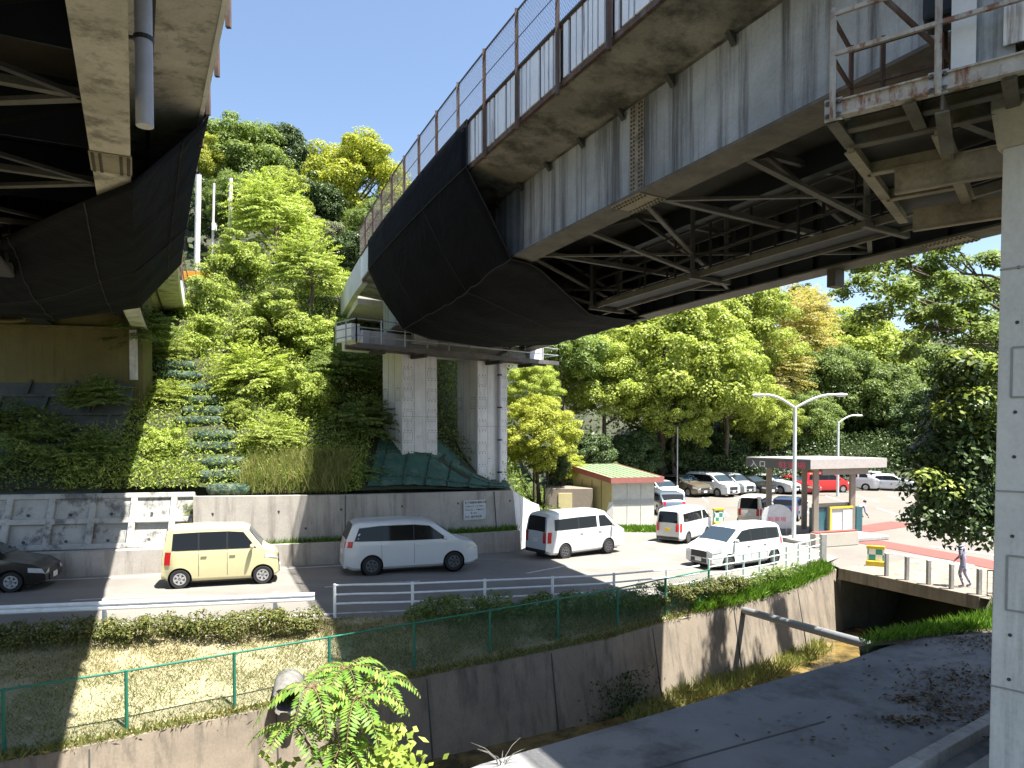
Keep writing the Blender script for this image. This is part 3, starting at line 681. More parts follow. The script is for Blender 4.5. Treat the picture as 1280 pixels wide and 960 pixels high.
# netting on the slope round the pier
secs = []
for i in range(27):
    x = -5.6 + 5.5 * i / 26; y0 = RP(x) + .42
    secs.append([(x, y0 + .45 * j, hz(x, y0 + .45 * j) + .07 + rnd.uniform(-.025, .025)) for j in range(8)])
o = MB().loft(secs, closed=False).build('slope_netting', M['mat'], smooth=80); tag(o, kind='structure')
mb = MB()
for j in (1, 4, 7):
    for i in range(26): mb.bar(Vector(secs[i][j]) + Vector((0, 0, .03)), Vector(secs[i + 1][j]) + Vector((0, 0, .03)), .05)
for i in range(2, 26, 4):
    for j in range(7): mb.bar(Vector(secs[i][j]) + Vector((0, 0, .03)), Vector(secs[min(i + j // 5, 26)][j + 1]) + Vector((0, 0, .03)), .045)
o = mb.build('netting_rope', M['bag']); tag(o, 'ropes tying down the green slope netting below the pier', 'rope')
# ------------------------------------------------------------------ bridges
class Way:
    def __init__(s, P0, th, curve, sup):
        s.sup = sup; s.t = {}; s.s0, s.s1, s.ds = -24, 44, .25
        pts = []; p = Vector((P0[0], P0[1])); x = 0.0
        fw = [(0.0, p.copy(), th)]
        while x < s.s1:
            a = R(th + curve(x)); p = p + Vector((math.sin(a), math.cos(a))) * s.ds; x += s.ds; fw.append((x, p.copy(), th + curve(x)))
        p = Vector((P0[0], P0[1])); x = 0.0; bw_ = []
        while x > s.s0:
            a = R(th + curve(x)); p = p - Vector((math.sin(a), math.cos(a))) * s.ds; x -= s.ds; bw_.append((x, p.copy(), th + curve(x)))
        s.tab = bw_[::-1] + fw
    def frame(s, q):
        k = (q - s.tab[0][0]) / s.ds; i = min(max(int(k), 0), len(s.tab) - 2); f = k - i
        p = s.tab[i][1].lerp(s.tab[i + 1][1], f); a = R(lerp(s.tab[i][2], s.tab[i + 1][2], f))
        return p, a
    def pt(s, q, off, z):
        p, a = s.frame(q); n = Vector((math.cos(a), -math.sin(a)))
        return Vector((*(p + n * off), z + 9.0 - s.sup * off))
    def d(s, q):
        a = s.frame(q)[1]; return Vector((math.sin(a), math.cos(a), 0))
    def n(s, q):
        a = s.frame(q)[1]; return Vector((math.cos(a), -math.sin(a), 0))
    def sweep(s, mb, sec, s0, s1, step=1.0, closed=True):
        k = max(1, int(round((s1 - s0) / step)))
        mb.loft([[s.pt(lerp(s0, s1, i / k), o, z) for o, z in sec] for i in range(k + 1)], closed); return mb
def rect(o0, o1, z0, z1): return [(o0, z0), (o1, z0), (o1, z1), (o0, z1)]
WR = Way((4.3, 9.2), -26, lambda q: max(0, q - 4) * .32, 0.05)
WL = Way((-3.7, 7.0), -27.6, lambda q: max(0, q - 10) * .25, 0.0)
# ---- right-hand bridge
br = empty('road_bridge', (6.5, 10, 1), 0, 'weathered grey girder road bridge curving overhead from the right to the hillside', 'bridge')
S0, S1 = -13, 26
mb = MB(); WR.sweep(mb, rect(-.02, .02, .04, 1.82), S0, S1); WR.sweep(mb, [(-.10, 1.80), (.10, 1.80), (.10, 1.86), (-.10, 1.86)], S0, S1)
mb.build('girder', M['girder'], br)
mb = MB(); WR.sweep(mb, rect(-.30, .30, 0, .045), S0, S1); mb.build('girder_flange', M['flange_dark'], br)
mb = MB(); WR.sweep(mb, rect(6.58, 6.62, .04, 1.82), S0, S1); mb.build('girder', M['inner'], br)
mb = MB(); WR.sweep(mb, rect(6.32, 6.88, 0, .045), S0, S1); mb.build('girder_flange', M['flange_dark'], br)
mb = MB(); mb2 = MB()
q = -12.0
while q < 24:                                         # stiffeners on the hidden faces of both webs
    for o0, o1, m_ in ((.03, .16, mb), (6.44, 6.57, mb2)):
        m_.loft([[WR.pt(q - .012, o, z) for o, z in rect(o0, o1, .05, 1.8)], [WR.pt(q + .012, o, z) for o, z in rect(o0, o1, .05, 1.8)]])
    q += 1.15
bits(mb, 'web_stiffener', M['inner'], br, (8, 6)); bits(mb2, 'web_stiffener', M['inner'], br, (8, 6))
# splice plates with bolts
def splice(W, q, off, par, side=-1):
    m_ = MB(); bt = MB()
    m_.loft([[W.pt(q - .22, off + side * .035, z) for z in (.06, 1.78)] + [W.pt(q - .22, off + side * .02, z) for z in (1.78, .06)], [W.pt(q + .22, off + side * .035, z) for z in (.06, 1.78)] + [W.pt(q + .22, off + side * .02, z) for z in (1.78, .06)]])
    for a in (-.16, -.08, .08, .16):
        for k in range(22):
            c = W.pt(q + a, off + side * .04, .12 + k * .077); bt.box(c, (.032, .032, .032))
    for fo in (-.24, -.14, .14, .24):
        for k in range(10):
            c = W.pt(q - .4 + k * .09, off + fo, -.025); bt.box(c, (.035, .035, .03))
    m_.loft([[W.pt(q - .45, off + o, z) for o, z in rect(-.29, .29, -.018, -.002)], [W.pt(q + .45, off + o, z) for o, z in rect(-.29, .29, -.018, -.002)]])
    p = m_.build('splice_plate', M['flange'], par); bt.build('bolt', M['flange_dark'], p)['kind'] = 'stuff'
splice(WR, 4.55, 0, br); splice(WR, -6.0, 0, br); splice(WR, 15.5, 6.6, br, 1); splice(WR, 3.0, 6.6, br, 1)
# slab with cantilevered edge, pale coping
mb = MB(); WR.sweep(mb, [(-1.34, 1.93), (-.12, 1.80), (.02, 1.80), (.02, 2.2), (-1.34, 2.2)], S0, S1)
mb.build('deck_edge', M['deck_conc'], br)
mb = MB(); WR.sweep(mb, [(.02, 1.80), (.12, 1.80), (.5, 1.86), (6.1, 1.86), (6.5, 1.80), (6.7, 1.80), (7.6, 1.93), (7.6, 2.2), (.02, 2.2)], S0, S1)
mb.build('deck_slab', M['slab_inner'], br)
mb = MB(); WR.sweep(mb, rect(-1.40, -1.33, 1.90, 1.99), S0, 22.9); mb.build('edge_strip', M['rust'], br)
mb = MB()
q = -11
while q < 22:                                         # clips under the cantilever
    mb.loft([[WR.pt(q - .05, o, z) for o, z in ((-.06, 1.62), (-.20, 1.79), (-.06, 1.79))], [WR.pt(q + .05, o, z) for o, z in ((-.06, 1.62), (-.20, 1.79), (-.06, 1.79))]]); q += 1.45
bits(mb, 'slab_clip', M['groove'], br, (6, 5))
# parapet bays: ribbed panels, posts, mesh above
BAY = 1.65; q0 = -9.9; nb_ = 20
for i in range(nb_):
    a, b = q0 + i * BAY, q0 + (i + 1) * BAY
    if b > 23.2: break
    m_ = MB(); dk = MB(); k = 0; x = a + .03; pr = random.Random(i)
    while x < b - .05:
        w = pr.choice((.10, .12, .12, .16, .34)); e = min(x + w, b - .02); z1 = 2.93
        m_.loft([[WR.pt(x, o, z) for o, z in rect(-1.42, -1.385, 2.0, z1)], [WR.pt(e, o, z) for o, z in rect(-1.42, -1.385, 2.0, z1)]])
        x = e + pr.choice((.035, .05, .07, .10))
    m_.build('parapet_panel', M['parapet'], br)
    for z, hh in ((2.06, .05), (2.5, .04)): dk.loft([[WR.pt(a, o, zz) for o, zz in rect(-1.375, -1.345, z, z + hh)], [WR.pt(b, o, zz) for o, zz in rect(-1.375, -1.345, z, z + hh)]])
    dk.loft([[WR.pt(a, o, zz) for o, zz in rect(-1.37, -1.355, 2.0, 2.92)], [WR.pt(b, o, zz) for o, zz in rect(-1.37, -1.355, 2.0, 2.92)]])
    dk.build('parapet_back', M['rust'], br)
    MB().bar(WR.pt(a, -1.47, 1.75 if a < 9.1 else 3.0), WR.pt(a, -1.47, 4.12), .075).build('fence_post', M['rust'], br)
    fm = MB()
    for z in (2.98, 3.55, 4.1): fm.tube([WR.pt(a, -1.45, z), WR.pt((a + b) / 2, -1.45, z), WR.pt(b, -1.45, z)], .022 if z != 3.55 else .009, 6)
    st = .09; H0, H1 = 3.0, 4.1
    x = a - (H1 - H0)
    while x < b:
        for sg in (1, -1):
            xa, xb = (x, x + (H1 - H0)); za, zb = (H0, H1) if sg > 0 else (H1, H0)
            ca, cb = max(xa, a), min(xb, b)
            if cb > ca + .02:
                f = lambda t: za + (zb - za) * (t - xa) / (xb - xa)
                fm.bar(WR.pt(ca, -1.45, f(ca)), WR.pt(cb, -1.45, f(cb)), .0045)
        x += st
    fm.build('fence_mesh', M['wire'], br)
mb = MB(); WR.sweep(mb, rect(-1.43, -1.33, 2.94, 3.0), q0, 23); mb.build('top_rail', M['rust'], br)
mb = MB(); WR.sweep(mb, rect(-1.40, -1.16, 1.85, 3.0), 22.9, S1 + 14); WR.sweep(mb, rect(-1.16, 7.5, 1.55, 2.2), S1 + .1, S1 + 14); mb.build('concrete_parapet', M['conc'], br)
mb = MB(); WR.sweep(mb, rect(7.45, 7.6, 2.2, 3.2), S0, S1 + 14); mb.build('far_parapet', M['parapet'], br)
# cross frames and lateral bracing
for q in (-9.4, -4.7, 0.0, 4.7, 9.4, 14.1):
    m_ = MB(); d_ = MB()
    m_.bar(WR.pt(q, .15, .25), WR.pt(q, 6.45, .25), .12, .10)
    m_.bar(WR.pt(q, .15, 1.65), WR.pt(q, 6.45, 1.65), .12, .12)
    m_.bar(WR.pt(q, .15, .3), WR.pt(q, 3.3, 1.6), .10, .08); m_.bar(WR.pt(q, 6.45, .3), WR.pt(q, 3.3, 1.6), .10, .08)
    m_.build('cross_frame', M['brace'], br)
    d_.bar(WR.pt(q, .2, .12), WR.pt(q + 2.35, 3.3, .12), .09, .05); d_.bar(WR.pt(q + 4.7, .2, .12), WR.pt(q + 2.35, 3.3, .12), .09, .05)
    d_.bar(WR.pt(q, 6.4, .12), WR.pt(q + 2.35, 3.3, .12), .09, .05); d_.bar(WR.pt(q + 4.7, 6.4, .12), WR.pt(q + 2.35, 3.3, .12), .09, .05)
    d_.build('lateral_brace', M['brace'], br)
mb = MB()
for o in (2.2, 4.4): WR.sweep(mb, rect(o - .1, o + .1, 1.35, 1.84), S0, S1)
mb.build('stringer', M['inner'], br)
MB().loft([[WR.pt(5.7, o, z) for o, z in rect(6.45, 6.75, -.42, -.004)], [WR.pt(5.95, o, z) for o, z in rect(6.45, 6.75, -.42, -.004)]]).build('hanger_plate', M['flange_dark'], br)
# inspection walkway hung between the girders
wk = empty('inspection_walkway', tuple(WR.pt(3, 3.8, -.5)), 0, 'dark steel inspection walkway with railings hung under the right bridge', 'walkway')
mb = MB(); WR.sweep(mb, rect(3.5, 4.1, -.33, -.29), -9, 16); mb.build('walkway_deck', M['inner'], wk)
mb = MB(); WR.sweep(mb, rect(3.43, 3.5, -.40, -.26), -9, 16); WR.sweep(mb, rect(4.1, 4.17, -.40, -.26), -9, 16); mb.build('edge_beam', M['flange_dark'], wk)
for o in (3.45, 4.15):
    q = -9.0
    while q < 17:
        MB().bar(WR.pt(q, o, -.3), WR.pt(q, o, .78), .05).build('railing_post', M['brace_dark'], wk); q += 1.3
    m_ = MB()
    for z in (.76, .42, .08): WR.sweep(m_, rect(o - .02, o + .02, z - .02, z + .02), -9, 17, 1.3)
    m_.build('railing_bar', M['brace_dark'], wk)
for q in (-7, -2.35, 2.35, 7.05, 11.75):
    m_ = MB(); m_.bar(WR.pt(q, 3.3, -.36), WR.pt(q, 3.3, 1.4), .09); m_.bar(WR.pt(q, 4.3, -.36), WR.pt(q, 4.3, 1.4), .09); m_.bar(WR.pt(q, 3.2, -.4), WR.pt(q, 4.4, -.4), .1)
    m_.bar(WR.pt(q, .3, .2), WR.pt(q, 3.3, -.3), .12, .06); m_.build('hanger', M['brace'], wk)
# ---- black cloth round the far end of the right bridge
def shell(name, W, secs_fn, s0, s1, n, label, skew=lambda o: 0):
    rows = []
    for i in range(n + 1):
        q = lerp(s0, s1, i / n); rows.append([W.pt(q + skew(o) * (1 - i / n), o, z + (0 if z > 1.8 or i in (0, n) else rnd.uniform(-.05, .035))) for o, z in secs_fn(q, i / n)])
    root = empty(name, tuple(W.pt((s0 + s1) / 2, 0, 0)), 0, label, 'net')
    o = MB().loft(rows, closed=False).build('cloth', M['net'], root, smooth=50)
    md = o.modifiers.new('thickness', 'SOLIDIFY'); md.thickness = .02
    return root, rows
def dens(p, k):
    out = []
    for a, b in zip(p, p[1:]):
        for j in range(k): out.append((lerp(a[0], b[0], j / k), lerp(a[1], b[1], j / k)))
    return out + [p[-1]]
def secR(q, t):
    g = sm((q - 9.3) / 5); e = sm((q - 17) / 5); w = .05 * math.sin(q * 2.1)
    return dens([(-1.50, 3.0), (-1.50, 2.45), (-1.51, 1.9), (-.95 - .05 * g, .95 - .05 * g + w), (-.36 + .2 * g, -.06 - .18 * g), (.7 + .2 * g, -.08 - .40 * g + w), (3.3, -.56 - .05 * g), (6.2, -.16 - .03 * g + w), (7.0, .1), (7.7, 1.9)], 2)
nr, rowsR = shell('bridge_net', WR, secR, 9.25, 20.6, 26, 'black protective cloth wrapped round the far end of the curved right bridge', lambda o: .8 * min(max(o, 0), 6))
mb = MB()
for i in (0, 8, 19, 26):
    for a, b in zip(rowsR[i], rowsR[i][1:]): mb.bar(a - Vector((0, 0, .012)), b - Vector((0, 0, .012)), .035, .012)
for k in (4, 8):
    for i in range(26): mb.bar(rowsR[i][k] - Vector((.01, .01, .012)), rowsR[i + 1][k] - Vector((.01, .01, .012)), .022)
mb.build('seam', M['seam'], nr)
# ---- left-hand bridge
bl = empty('road_bridge', (-8, 10, 1), 0, 'left road bridge seen from below with pale soffit and dark blue girders', 'bridge')
T0, T1 = -10, 40
mb = MB(); WL.sweep(mb, rect(-.27, -.23, .04, 1.82), T0, T1); mb.build('girder', M['flange'], bl)
mb = MB(); WL.sweep(mb, rect(-.52, .02, 0, .045), T0, T1); mb.build('girder_flange', M['soffit_light'], bl)
for o in (-3.6, -6.85):
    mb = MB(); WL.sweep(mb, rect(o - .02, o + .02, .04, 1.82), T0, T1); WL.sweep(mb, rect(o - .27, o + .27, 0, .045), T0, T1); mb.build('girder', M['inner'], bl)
mb = MB(); WL.sweep(mb, [(1.20, 1.93), (.25, 1.84), (.0, 1.80), (-.25, 1.80), (-.25, 2.2), (1.20, 2.2)], T0, T1); mb.build('deck_edge', M['soffit_light'], bl)
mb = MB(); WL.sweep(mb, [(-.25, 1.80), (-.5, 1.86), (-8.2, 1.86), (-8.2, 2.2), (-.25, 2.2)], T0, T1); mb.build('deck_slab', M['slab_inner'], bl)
mb = MB(); WL.sweep(mb, rect(1.20, 1.28, 1.9, 2.98), T0, T1); mb.build('parapet_panel', M['parapet'], bl)
mb = MB(); WL.sweep(mb, rect(.30, .36, 1.76, 1.85), T0, T1); mb.build('drip_strip', M['groove'], bl)
for q in np.arange(-8, 24, 1.65):
    MB().bar(WL.pt(float(q), 1.32, 1.75), WL.pt(float(q), 1.32, 4.1), .07).build('fence_post', M['rust'], bl)
mb = MB()
for z in (2.99, 4.08): WL.sweep(mb, rect(1.30, 1.34, z, z + .04), T0, T1)
mb.build('fence_rail', M['rust'], bl)
splice(WL, 5.05, -.25, bl, 1); splice(WL, -5.5, -.25, bl, 1)
for q in (-4.2, -.6, 3.0, 6.6, 10.2, 13.8):
    m_ = MB(); m_.loft([[WL.pt(q - .02, o, z) for o, z in rect(-3.58, -.28, .7, 1.8)], [WL.pt(q + .02, o, z) for o, z in rect(-3.58, -.28, .7, 1.8)]]); m_.loft([[WL.pt(q - .02, o, z) for o, z in rect(-6.83, -3.62, .7, 1.8)], [WL.pt(q + .02, o, z) for o, z in rect(-6.83, -3.62, .7, 1.8)]])
    m_.build('diaphragm', M['inner'], bl)
    d_ = MB(); d_.bar(WL.pt(q, -.5, .16), WL.pt(q, -6.6, .16), .12, .10); d_.build('strut', M['brace'], bl)
    d_ = MB(); d_.bar(WL.pt(q, -.5, .12), WL.pt(q + 1.8, -3.4, .12), .14, .06); d_.build('lateral_brace', M['brace'], bl)
    d_ = MB(); d_.bar(WL.pt(q + 3.6, -.5, .12), WL.pt(q + 1.8, -3.4, .12), .10, .06); d_.bar(WL.pt(q, -.6, 1.4), WL.pt(q, -3.4, .3), .08); d_.build('lateral_brace', M['brace_dark'], bl)
mb = MB(); 
p = WL.pt(2.55, .19, 0); mb.tube([(p.x, p.y, 8.72), (p.x, p.y, 10.85)], .105, 20); dp = mb.build('drain_pipe', M['pvc'], bl, smooth=40)
mb = MB(); mb.tube([(p.x, p.y, 9.80), (p.x, p.y, 9.85)], .125, 16); mb.bar((p.x, p.y, 9.82), (p.x - .25, p.y - .1, 9.82), .04); mb.build('pipe_clamp', M['black'], dp)
wl = empty('inspection_walkway', tuple(WL.pt(7, -3, -.5)), 0, 'lattice inspection walkway hanging in the dark under the left bridge', 'walkway')
mb = MB(); WL.sweep(mb, rect(-3.5, -2.5, -.5, -.45), 1, 13); mb.build('walkway_deck', M['brace_dark'], wl)
for o in (-2.5, -3.5):
    m_ = MB()
    for z in (.7, .3, -.1, -.46): WL.sweep(m_, rect(o - .025, o + .025, z - .025, z + .025), 1, 13)
    for i in range(10): m_.bar(WL.pt(1 + i * 1.2, o, -.46), WL.pt(1 + i * 1.2, o, .7), .05); m_.bar(WL.pt(1 + i * 1.2, o, -.46), WL.pt(2.2 + i * 1.2, o, .7), .035)
    m_.build('railing', M['brace_dark'], wl)
m_ = MB()
for q in (2, 5.6, 9.2, 12.4): m_.bar(WL.pt(q, -2.5, -.46), WL.pt(q, -2.5, 1.6), .08); m_.bar(WL.pt(q, -3.5, -.46), WL.pt(q, -3.5, 1.6), .08)
bits(m_, 'hanger', M['brace'], wl, (8, 6))
def secL(q, t):
    g = sm((q - 5.6) / 6.5); w = .04 * math.sin(q * 1.9)
    return dens([(1.38, 3.0), (1.38, 1.95), (1.30, 1.86 - .5 * g + w), (.05, -.07 - .12 * g), (-2.3, -.07 - .66 * g + w), (-4.8, -.1 - .55 * g), (-7.4, -.1 - .4 * g), (-8.5, 1.9)], 3)
nl, rowsL = shell('bridge_net', WL, secL, 5.6, 18.4, 26, 'black protective cloth slung under the far end of the left bridge', lambda o: 2.1 * min(max(-o, 0), 3.6) + 1.4 * min(max(o, 0), 1.2))
mb = MB()
for k in (7, 10, 12, 14, 16, 18):
    for i in range(26): mb.bar(rowsL[i][k] - Vector((0, 0, .014)), rowsL[i + 1][k] - Vector((0, 0, .014)), .02)
for i in (14,):
    for a, b in zip(rowsL[i], rowsL[i][1:]): mb.bar(a - Vector((0, 0, .012)), b - Vector((0, 0, .012)), .03, .01)
mb.build('seam', M['seam'], nl)

# ------------------------------------------------------------------ piers
PA = Vector((0.74, 0.67, 0)).normalized(); PBv = Vector((PA.y, -PA.x, 0)); UP = Vector((0, 0, 1))
def prot(a, b): return Matrix((a, b, UP)).transposed()
def pbox(mb, K, k0, k1, j0, j1, z0, z1, a=PA, b=PBv):
    """block in pier axes: along a from k0 to k1, along -b from j0 (front) to j1 (back)"""
    P = [K + a * k0 - b * j0, K + a * k1 - b * j0, K + a * k1 - b * j1, K + a * k0 - b * j1]
    return mb.loft([[p + UP * (z0 - p.z) for p in P], [p + UP * (z1 - p.z) for p in P]])
def panel_lines(K, k0, k1, z0, z1, name, par, face='front', j=0, cols=3, rows=6):
    """shutter joints, patch outlines and tie holes on a column face"""
    m_ = MB(); d_ = MB()
    if face == 'front': f = lambda s, z: K + PA * s + PBv * .004 + UP * (z - K.z); nn_ = PBv
    else: f = lambda s, z: K - PBv * s - PA * .004 + UP * (z - K.z); nn_ = -PA
    for c in range(1, cols):
        s = lerp(k0, k1, c / cols); m_.bar(f(s, z0), f(s, z1), .012, .008, up=nn_)
    for r in range(1, rows):
        z = lerp(z0, z1, r / rows)
        if r % 3 == 0: m_.bar(f(k0, z), f(k1, z), .016, .008, up=nn_)
        for s0_, s1_ in ((k0 + .06, k0 + (k1 - k0) * .28), (k1 - (k1 - k0) * .28, k1 - .06)):
            za, zb_ = z - .12, z + .22
            for a, b in (((s0_, za), (s1_, za)), ((s0_, zb_), (s1_, zb_)), ((s0_, za), (s0_, zb_)), ((s1_, za), (s1_, zb_))): m_.bar(f(*a), f(*b), .012, .008, up=nn_)
            for s in (s0_ + .05, (s0_ + s1_) / 2, s1_ - .05):
                for zz in (zb_ + .08, za - .08): d_.tube([f(s, zz) - nn_ * .01, f(s, zz) + nn_ * .004], .022, 8)
    m_.build('shutter_joint', M['groove_pale'], par); d_.build('tie_hole', M['groove'], par)
CL = Vector((-4.57, 30.0, 0))
fp = empty('bridge_pier', tuple(CL + PA * 3 + UP * 2), 0, 'concrete pier of two square columns under the far end of the right bridge', 'pier')
for k, zb in ((0, 2.2), (4.06, 1.4)):
    m_ = MB(); pbox(m_, CL, k, k + 1.8, 0, 1.5, zb, 8.15); c_ = m_.build('column', M['conc'], fp, bev=.02)
    panel_lines(CL + PA * k, 0, 1.8, zb + .6, 8.1, 'x', c_); panel_lines(CL + PA * k, .1, 1.5, zb + .6, 8.1, 'x', c_, 'side', rows=3)
m_ = MB(); pbox(m_, CL, -1.9, 7.8, -.08, 1.6, 8.14, 8.85); m_.build('pier_cap', M['conc'], fp, bev=.03)
m_ = MB()
for k in (.9, 4.96): pbox(m_, CL, k - .45, k + .45, .3, 1.2, 8.86, 9.02)
bits(m_, 'bearing', M['brace_dark'], fp, (8, 6))
m_ = MB(); pbox(m_, CL, -2.3, -1.92, .1, 1.4, 8.45, 9.1); pbox(m_, CL, 7.0, 7.9, -.35, -.1, 8.3, 9.0); pbox(m_, CL, .4, 1.6, -.3, -.1, 8.45, 8.95); bits(m_, 'cover_panel', M['white'], fp, (8, 6))
m_ = MB(); f0 = CL + PA * 5.25 + PBv * .16
m_.tube([f0 + UP * 2.2, f0 + UP * 8.0, f0 + UP * 8.35 + PBv * .1, f0 + UP * 8.5 + PA * .4 + PBv * .1, f0 + UP * 8.9 + PA * .9], .085, 10); dr = m_.build('drain_pipe', M['pvc'], fp, smooth=40)
m_ = MB()
for z in (2.9, 4.4, 5.9, 7.4): m_.tube([f0 + UP * z, f0 + UP * (z + .07)], .115, 10)
m_.build('pipe_clamp', M['black'], dr)
m_ = MB(); m_.box(CL + PA * .95 + PBv * .008 + UP * 4.6, (.42, .015, .12), prot(PA, -PBv)); m_.build('name_plate', M['signface'], fp)
pf = empty('inspection_platform', tuple(CL + PA * 3 + PBv + UP * 8.2), 0, 'railed steel platform round the top of the far pier', 'platform')
m_ = MB(); pbox(m_, CL, -2.7, 8.3, -.95, -.12, 8.12, 8.16); m_.build('deck', M['brace'], pf)
m_ = MB()
for j in (-.98, -.12): pbox(m_, CL, -2.7, 8.3, j - .04, j + .04, 8.02, 8.2)
m_.build('edge_beam', M['brace'], pf)
for k in (.5, 4.6, -1.5, 6.6):
    m_ = MB(); pbox(m_, CL, k - .08, k + .08, -1.0, 0.0, 7.86, 8.01); m_.build('bracket', M['brace_dark'], pf)
def railing(par, pts, zb, h, mat_post, mat_rail, step=1.0, bars=3, wp=.05):
    L = sum((Vector(b) - Vector(a)).length for a, b in zip(pts, pts[1:]))
    for a, b in zip(pts, pts[1:]):
        a = Vector(a); b = Vector(b); n = max(1, round((b - a).length / step))
        for i in range(n + 1):
            p = a.lerp(b, i / n); MB().bar((p.x, p.y, zb), (p.x, p.y, zb + h), wp).build('railing_post', mat_post, par)
        m_ = MB()
        for k in range(bars):
            z = zb + h * (k + 1) / bars - .03; m_.bar((a.x, a.y, z), (b.x, b.y, z), .04)
        m_.build('railing_bar', mat_rail, par)
railing(pf, [CL - PA * 2.7 - PBv * .6, CL - PA * 2.7 + PBv * .98, CL + PA * 8.3 + PBv * .98, CL + PA * 8.3 - PBv * .3], 8.2, .95, M['steel'], M['steel'], 1.05)
# ---- near pier on the right
K = Vector((4.99, 7.4, 0))
npier = empty('bridge_pier', tuple(K + UP * 1), 0, 'pale concrete pier column close by at the right edge with beige cap', 'pier')
m_ = MB(); Lq = 1.9
Pc = lambda k, j, z: K + PA * k + PBv * j + UP * z
m_.loft([[Pc(-.16, 0, -1), Pc(2.2, 0, -1), Pc(2.2, 2.1, -1), Pc(-.16, 2.1, -1)], [Pc(0, 0, 7.68), Pc(2.2, 0, 7.68), Pc(2.2, 2.0, 7.68), Pc(0, 2.0, 7.68)]])
cc = m_.build('column', M['conc'], npier, bev=.015)
jm = MB(); dm = MB()
fs = lambda j, z: Pc(-.16 + .16 * (z + 1) / 8.68 - .004, j, z)
for z in (6.45, 4.2, 2.2): jm.bar(fs(0, z), fs(2.0, z), .018, .01, up=-PA)
for z0, z1 in ((3.0, 3.55), (5.15, 5.65)):
    for a, b in (((.12, z0), (.62, z0)), ((.12, z1), (.62, z1)), ((.12, z0), (.12, z1)), ((.62, z0), (.62, z1))): jm.bar(fs(*a), fs(*b), .02, .01, up=-PA)
for z in (2.3, 2.75, 3.75, 4.55, 5.0, 5.9, 6.45): dm.tube([fs(.16, z) - PA * .004, fs(.16, z) + PA * .02], .018, 10)
for z in (2.3, 4.55, 6.45): dm.tube([fs(.62, z) - PA * .004, fs(.62, z) + PA * .02], .022, 10)
jm.build('shutter_joint', M['groove_pale'], cc); bits(dm, 'tie_hole', M['groove'], cc, (20, 12))
m_ = MB()
secs = [[Pc(-o, -.05, z), Pc(8.2, -.05, z), Pc(8.2, 2.1, z), Pc(-o, 2.1, z)] for o, z in ((-.01, 7.68), (.24, 8.0), (.24, 8.42))]
m_.loft(secs); m_.build('pier_cap', M['conc_beige'], npier, bev=.01)
m_ = MB(); m_.loft([[Pc(.1, .3, 8.43), Pc(.9, .3, 8.43), Pc(.9, 1.2, 8.43), Pc(.1, 1.2, 8.43)], [Pc(.1, .3, 9.0), Pc(.9, .3, 9.0), Pc(.9, 1.2, 9.0), Pc(.1, 1.2, 9.0)]]); m_.build('bearing', M['brace_dark'], npier)
# platform at the near pier
C0 = Vector((3.296, 7.5, 8.10)); e1 = Vector((.794, -.607, 0)).normalized(); e2 = Vector((e1.y * -1, e1.x, 0))
np_ = empty('inspection_platform', tuple(C0), 0, 'rusty white railed inspection platform at the near pier overhead', 'platform')
m_ = MB()
def chan(m_, a, b, h=.17, w=.07): m_.bar(a, b, w, h); m_.bar(a + UP * (h / 2 - .01), b + UP * (h / 2 - .01), w + .05, .018); m_.bar(a - UP * (h / 2 - .01), b - UP * (h / 2 - .01), w + .05, .018)
chan(m_, C0, C0 + e1 * 5.5); m_.build('edge_beam', M['rustwhite'], np_)
m_ = MB(); chan(m_, C0 + e2 * .8 - UP * .05, C0 + e1 * 5.5 + e2 * .8 - UP * .05); chan(m_, C0 + e2 * .42 - UP * .03, C0 + e1 * 5.5 + e2 * .42 - UP * .03, .12)
for k in (0, .7, 1.5, 2.3, 3.1): chan(m_, C0 + e1 * k - UP * .06, C0 + e1 * k + e2 * .85 - UP * .06, .12)
m_.build('floor_joist', M['flange_dark'], np_)
m_ = MB(); m_.loft([[C0 + e1 * .1 + e2 * .02 + UP * .02, C0 + e1 * .1 + e2 * .8 + UP * .02, C0 + e1 * .1 + e2 * .8 + UP * .04, C0 + e1 * .1 + e2 * .02 + UP * .04], [C0 + e1 * 5.5 + e2 * .02 + UP * .02, C0 + e1 * 5.5 + e2 * .8 + UP * .02, C0 + e1 * 5.5 + e2 * .8 + UP * .04, C0 + e1 * 5.5 + e2 * .02 + UP * .04]]); m_.build('floor_plate', M['brace_dark'], np_)
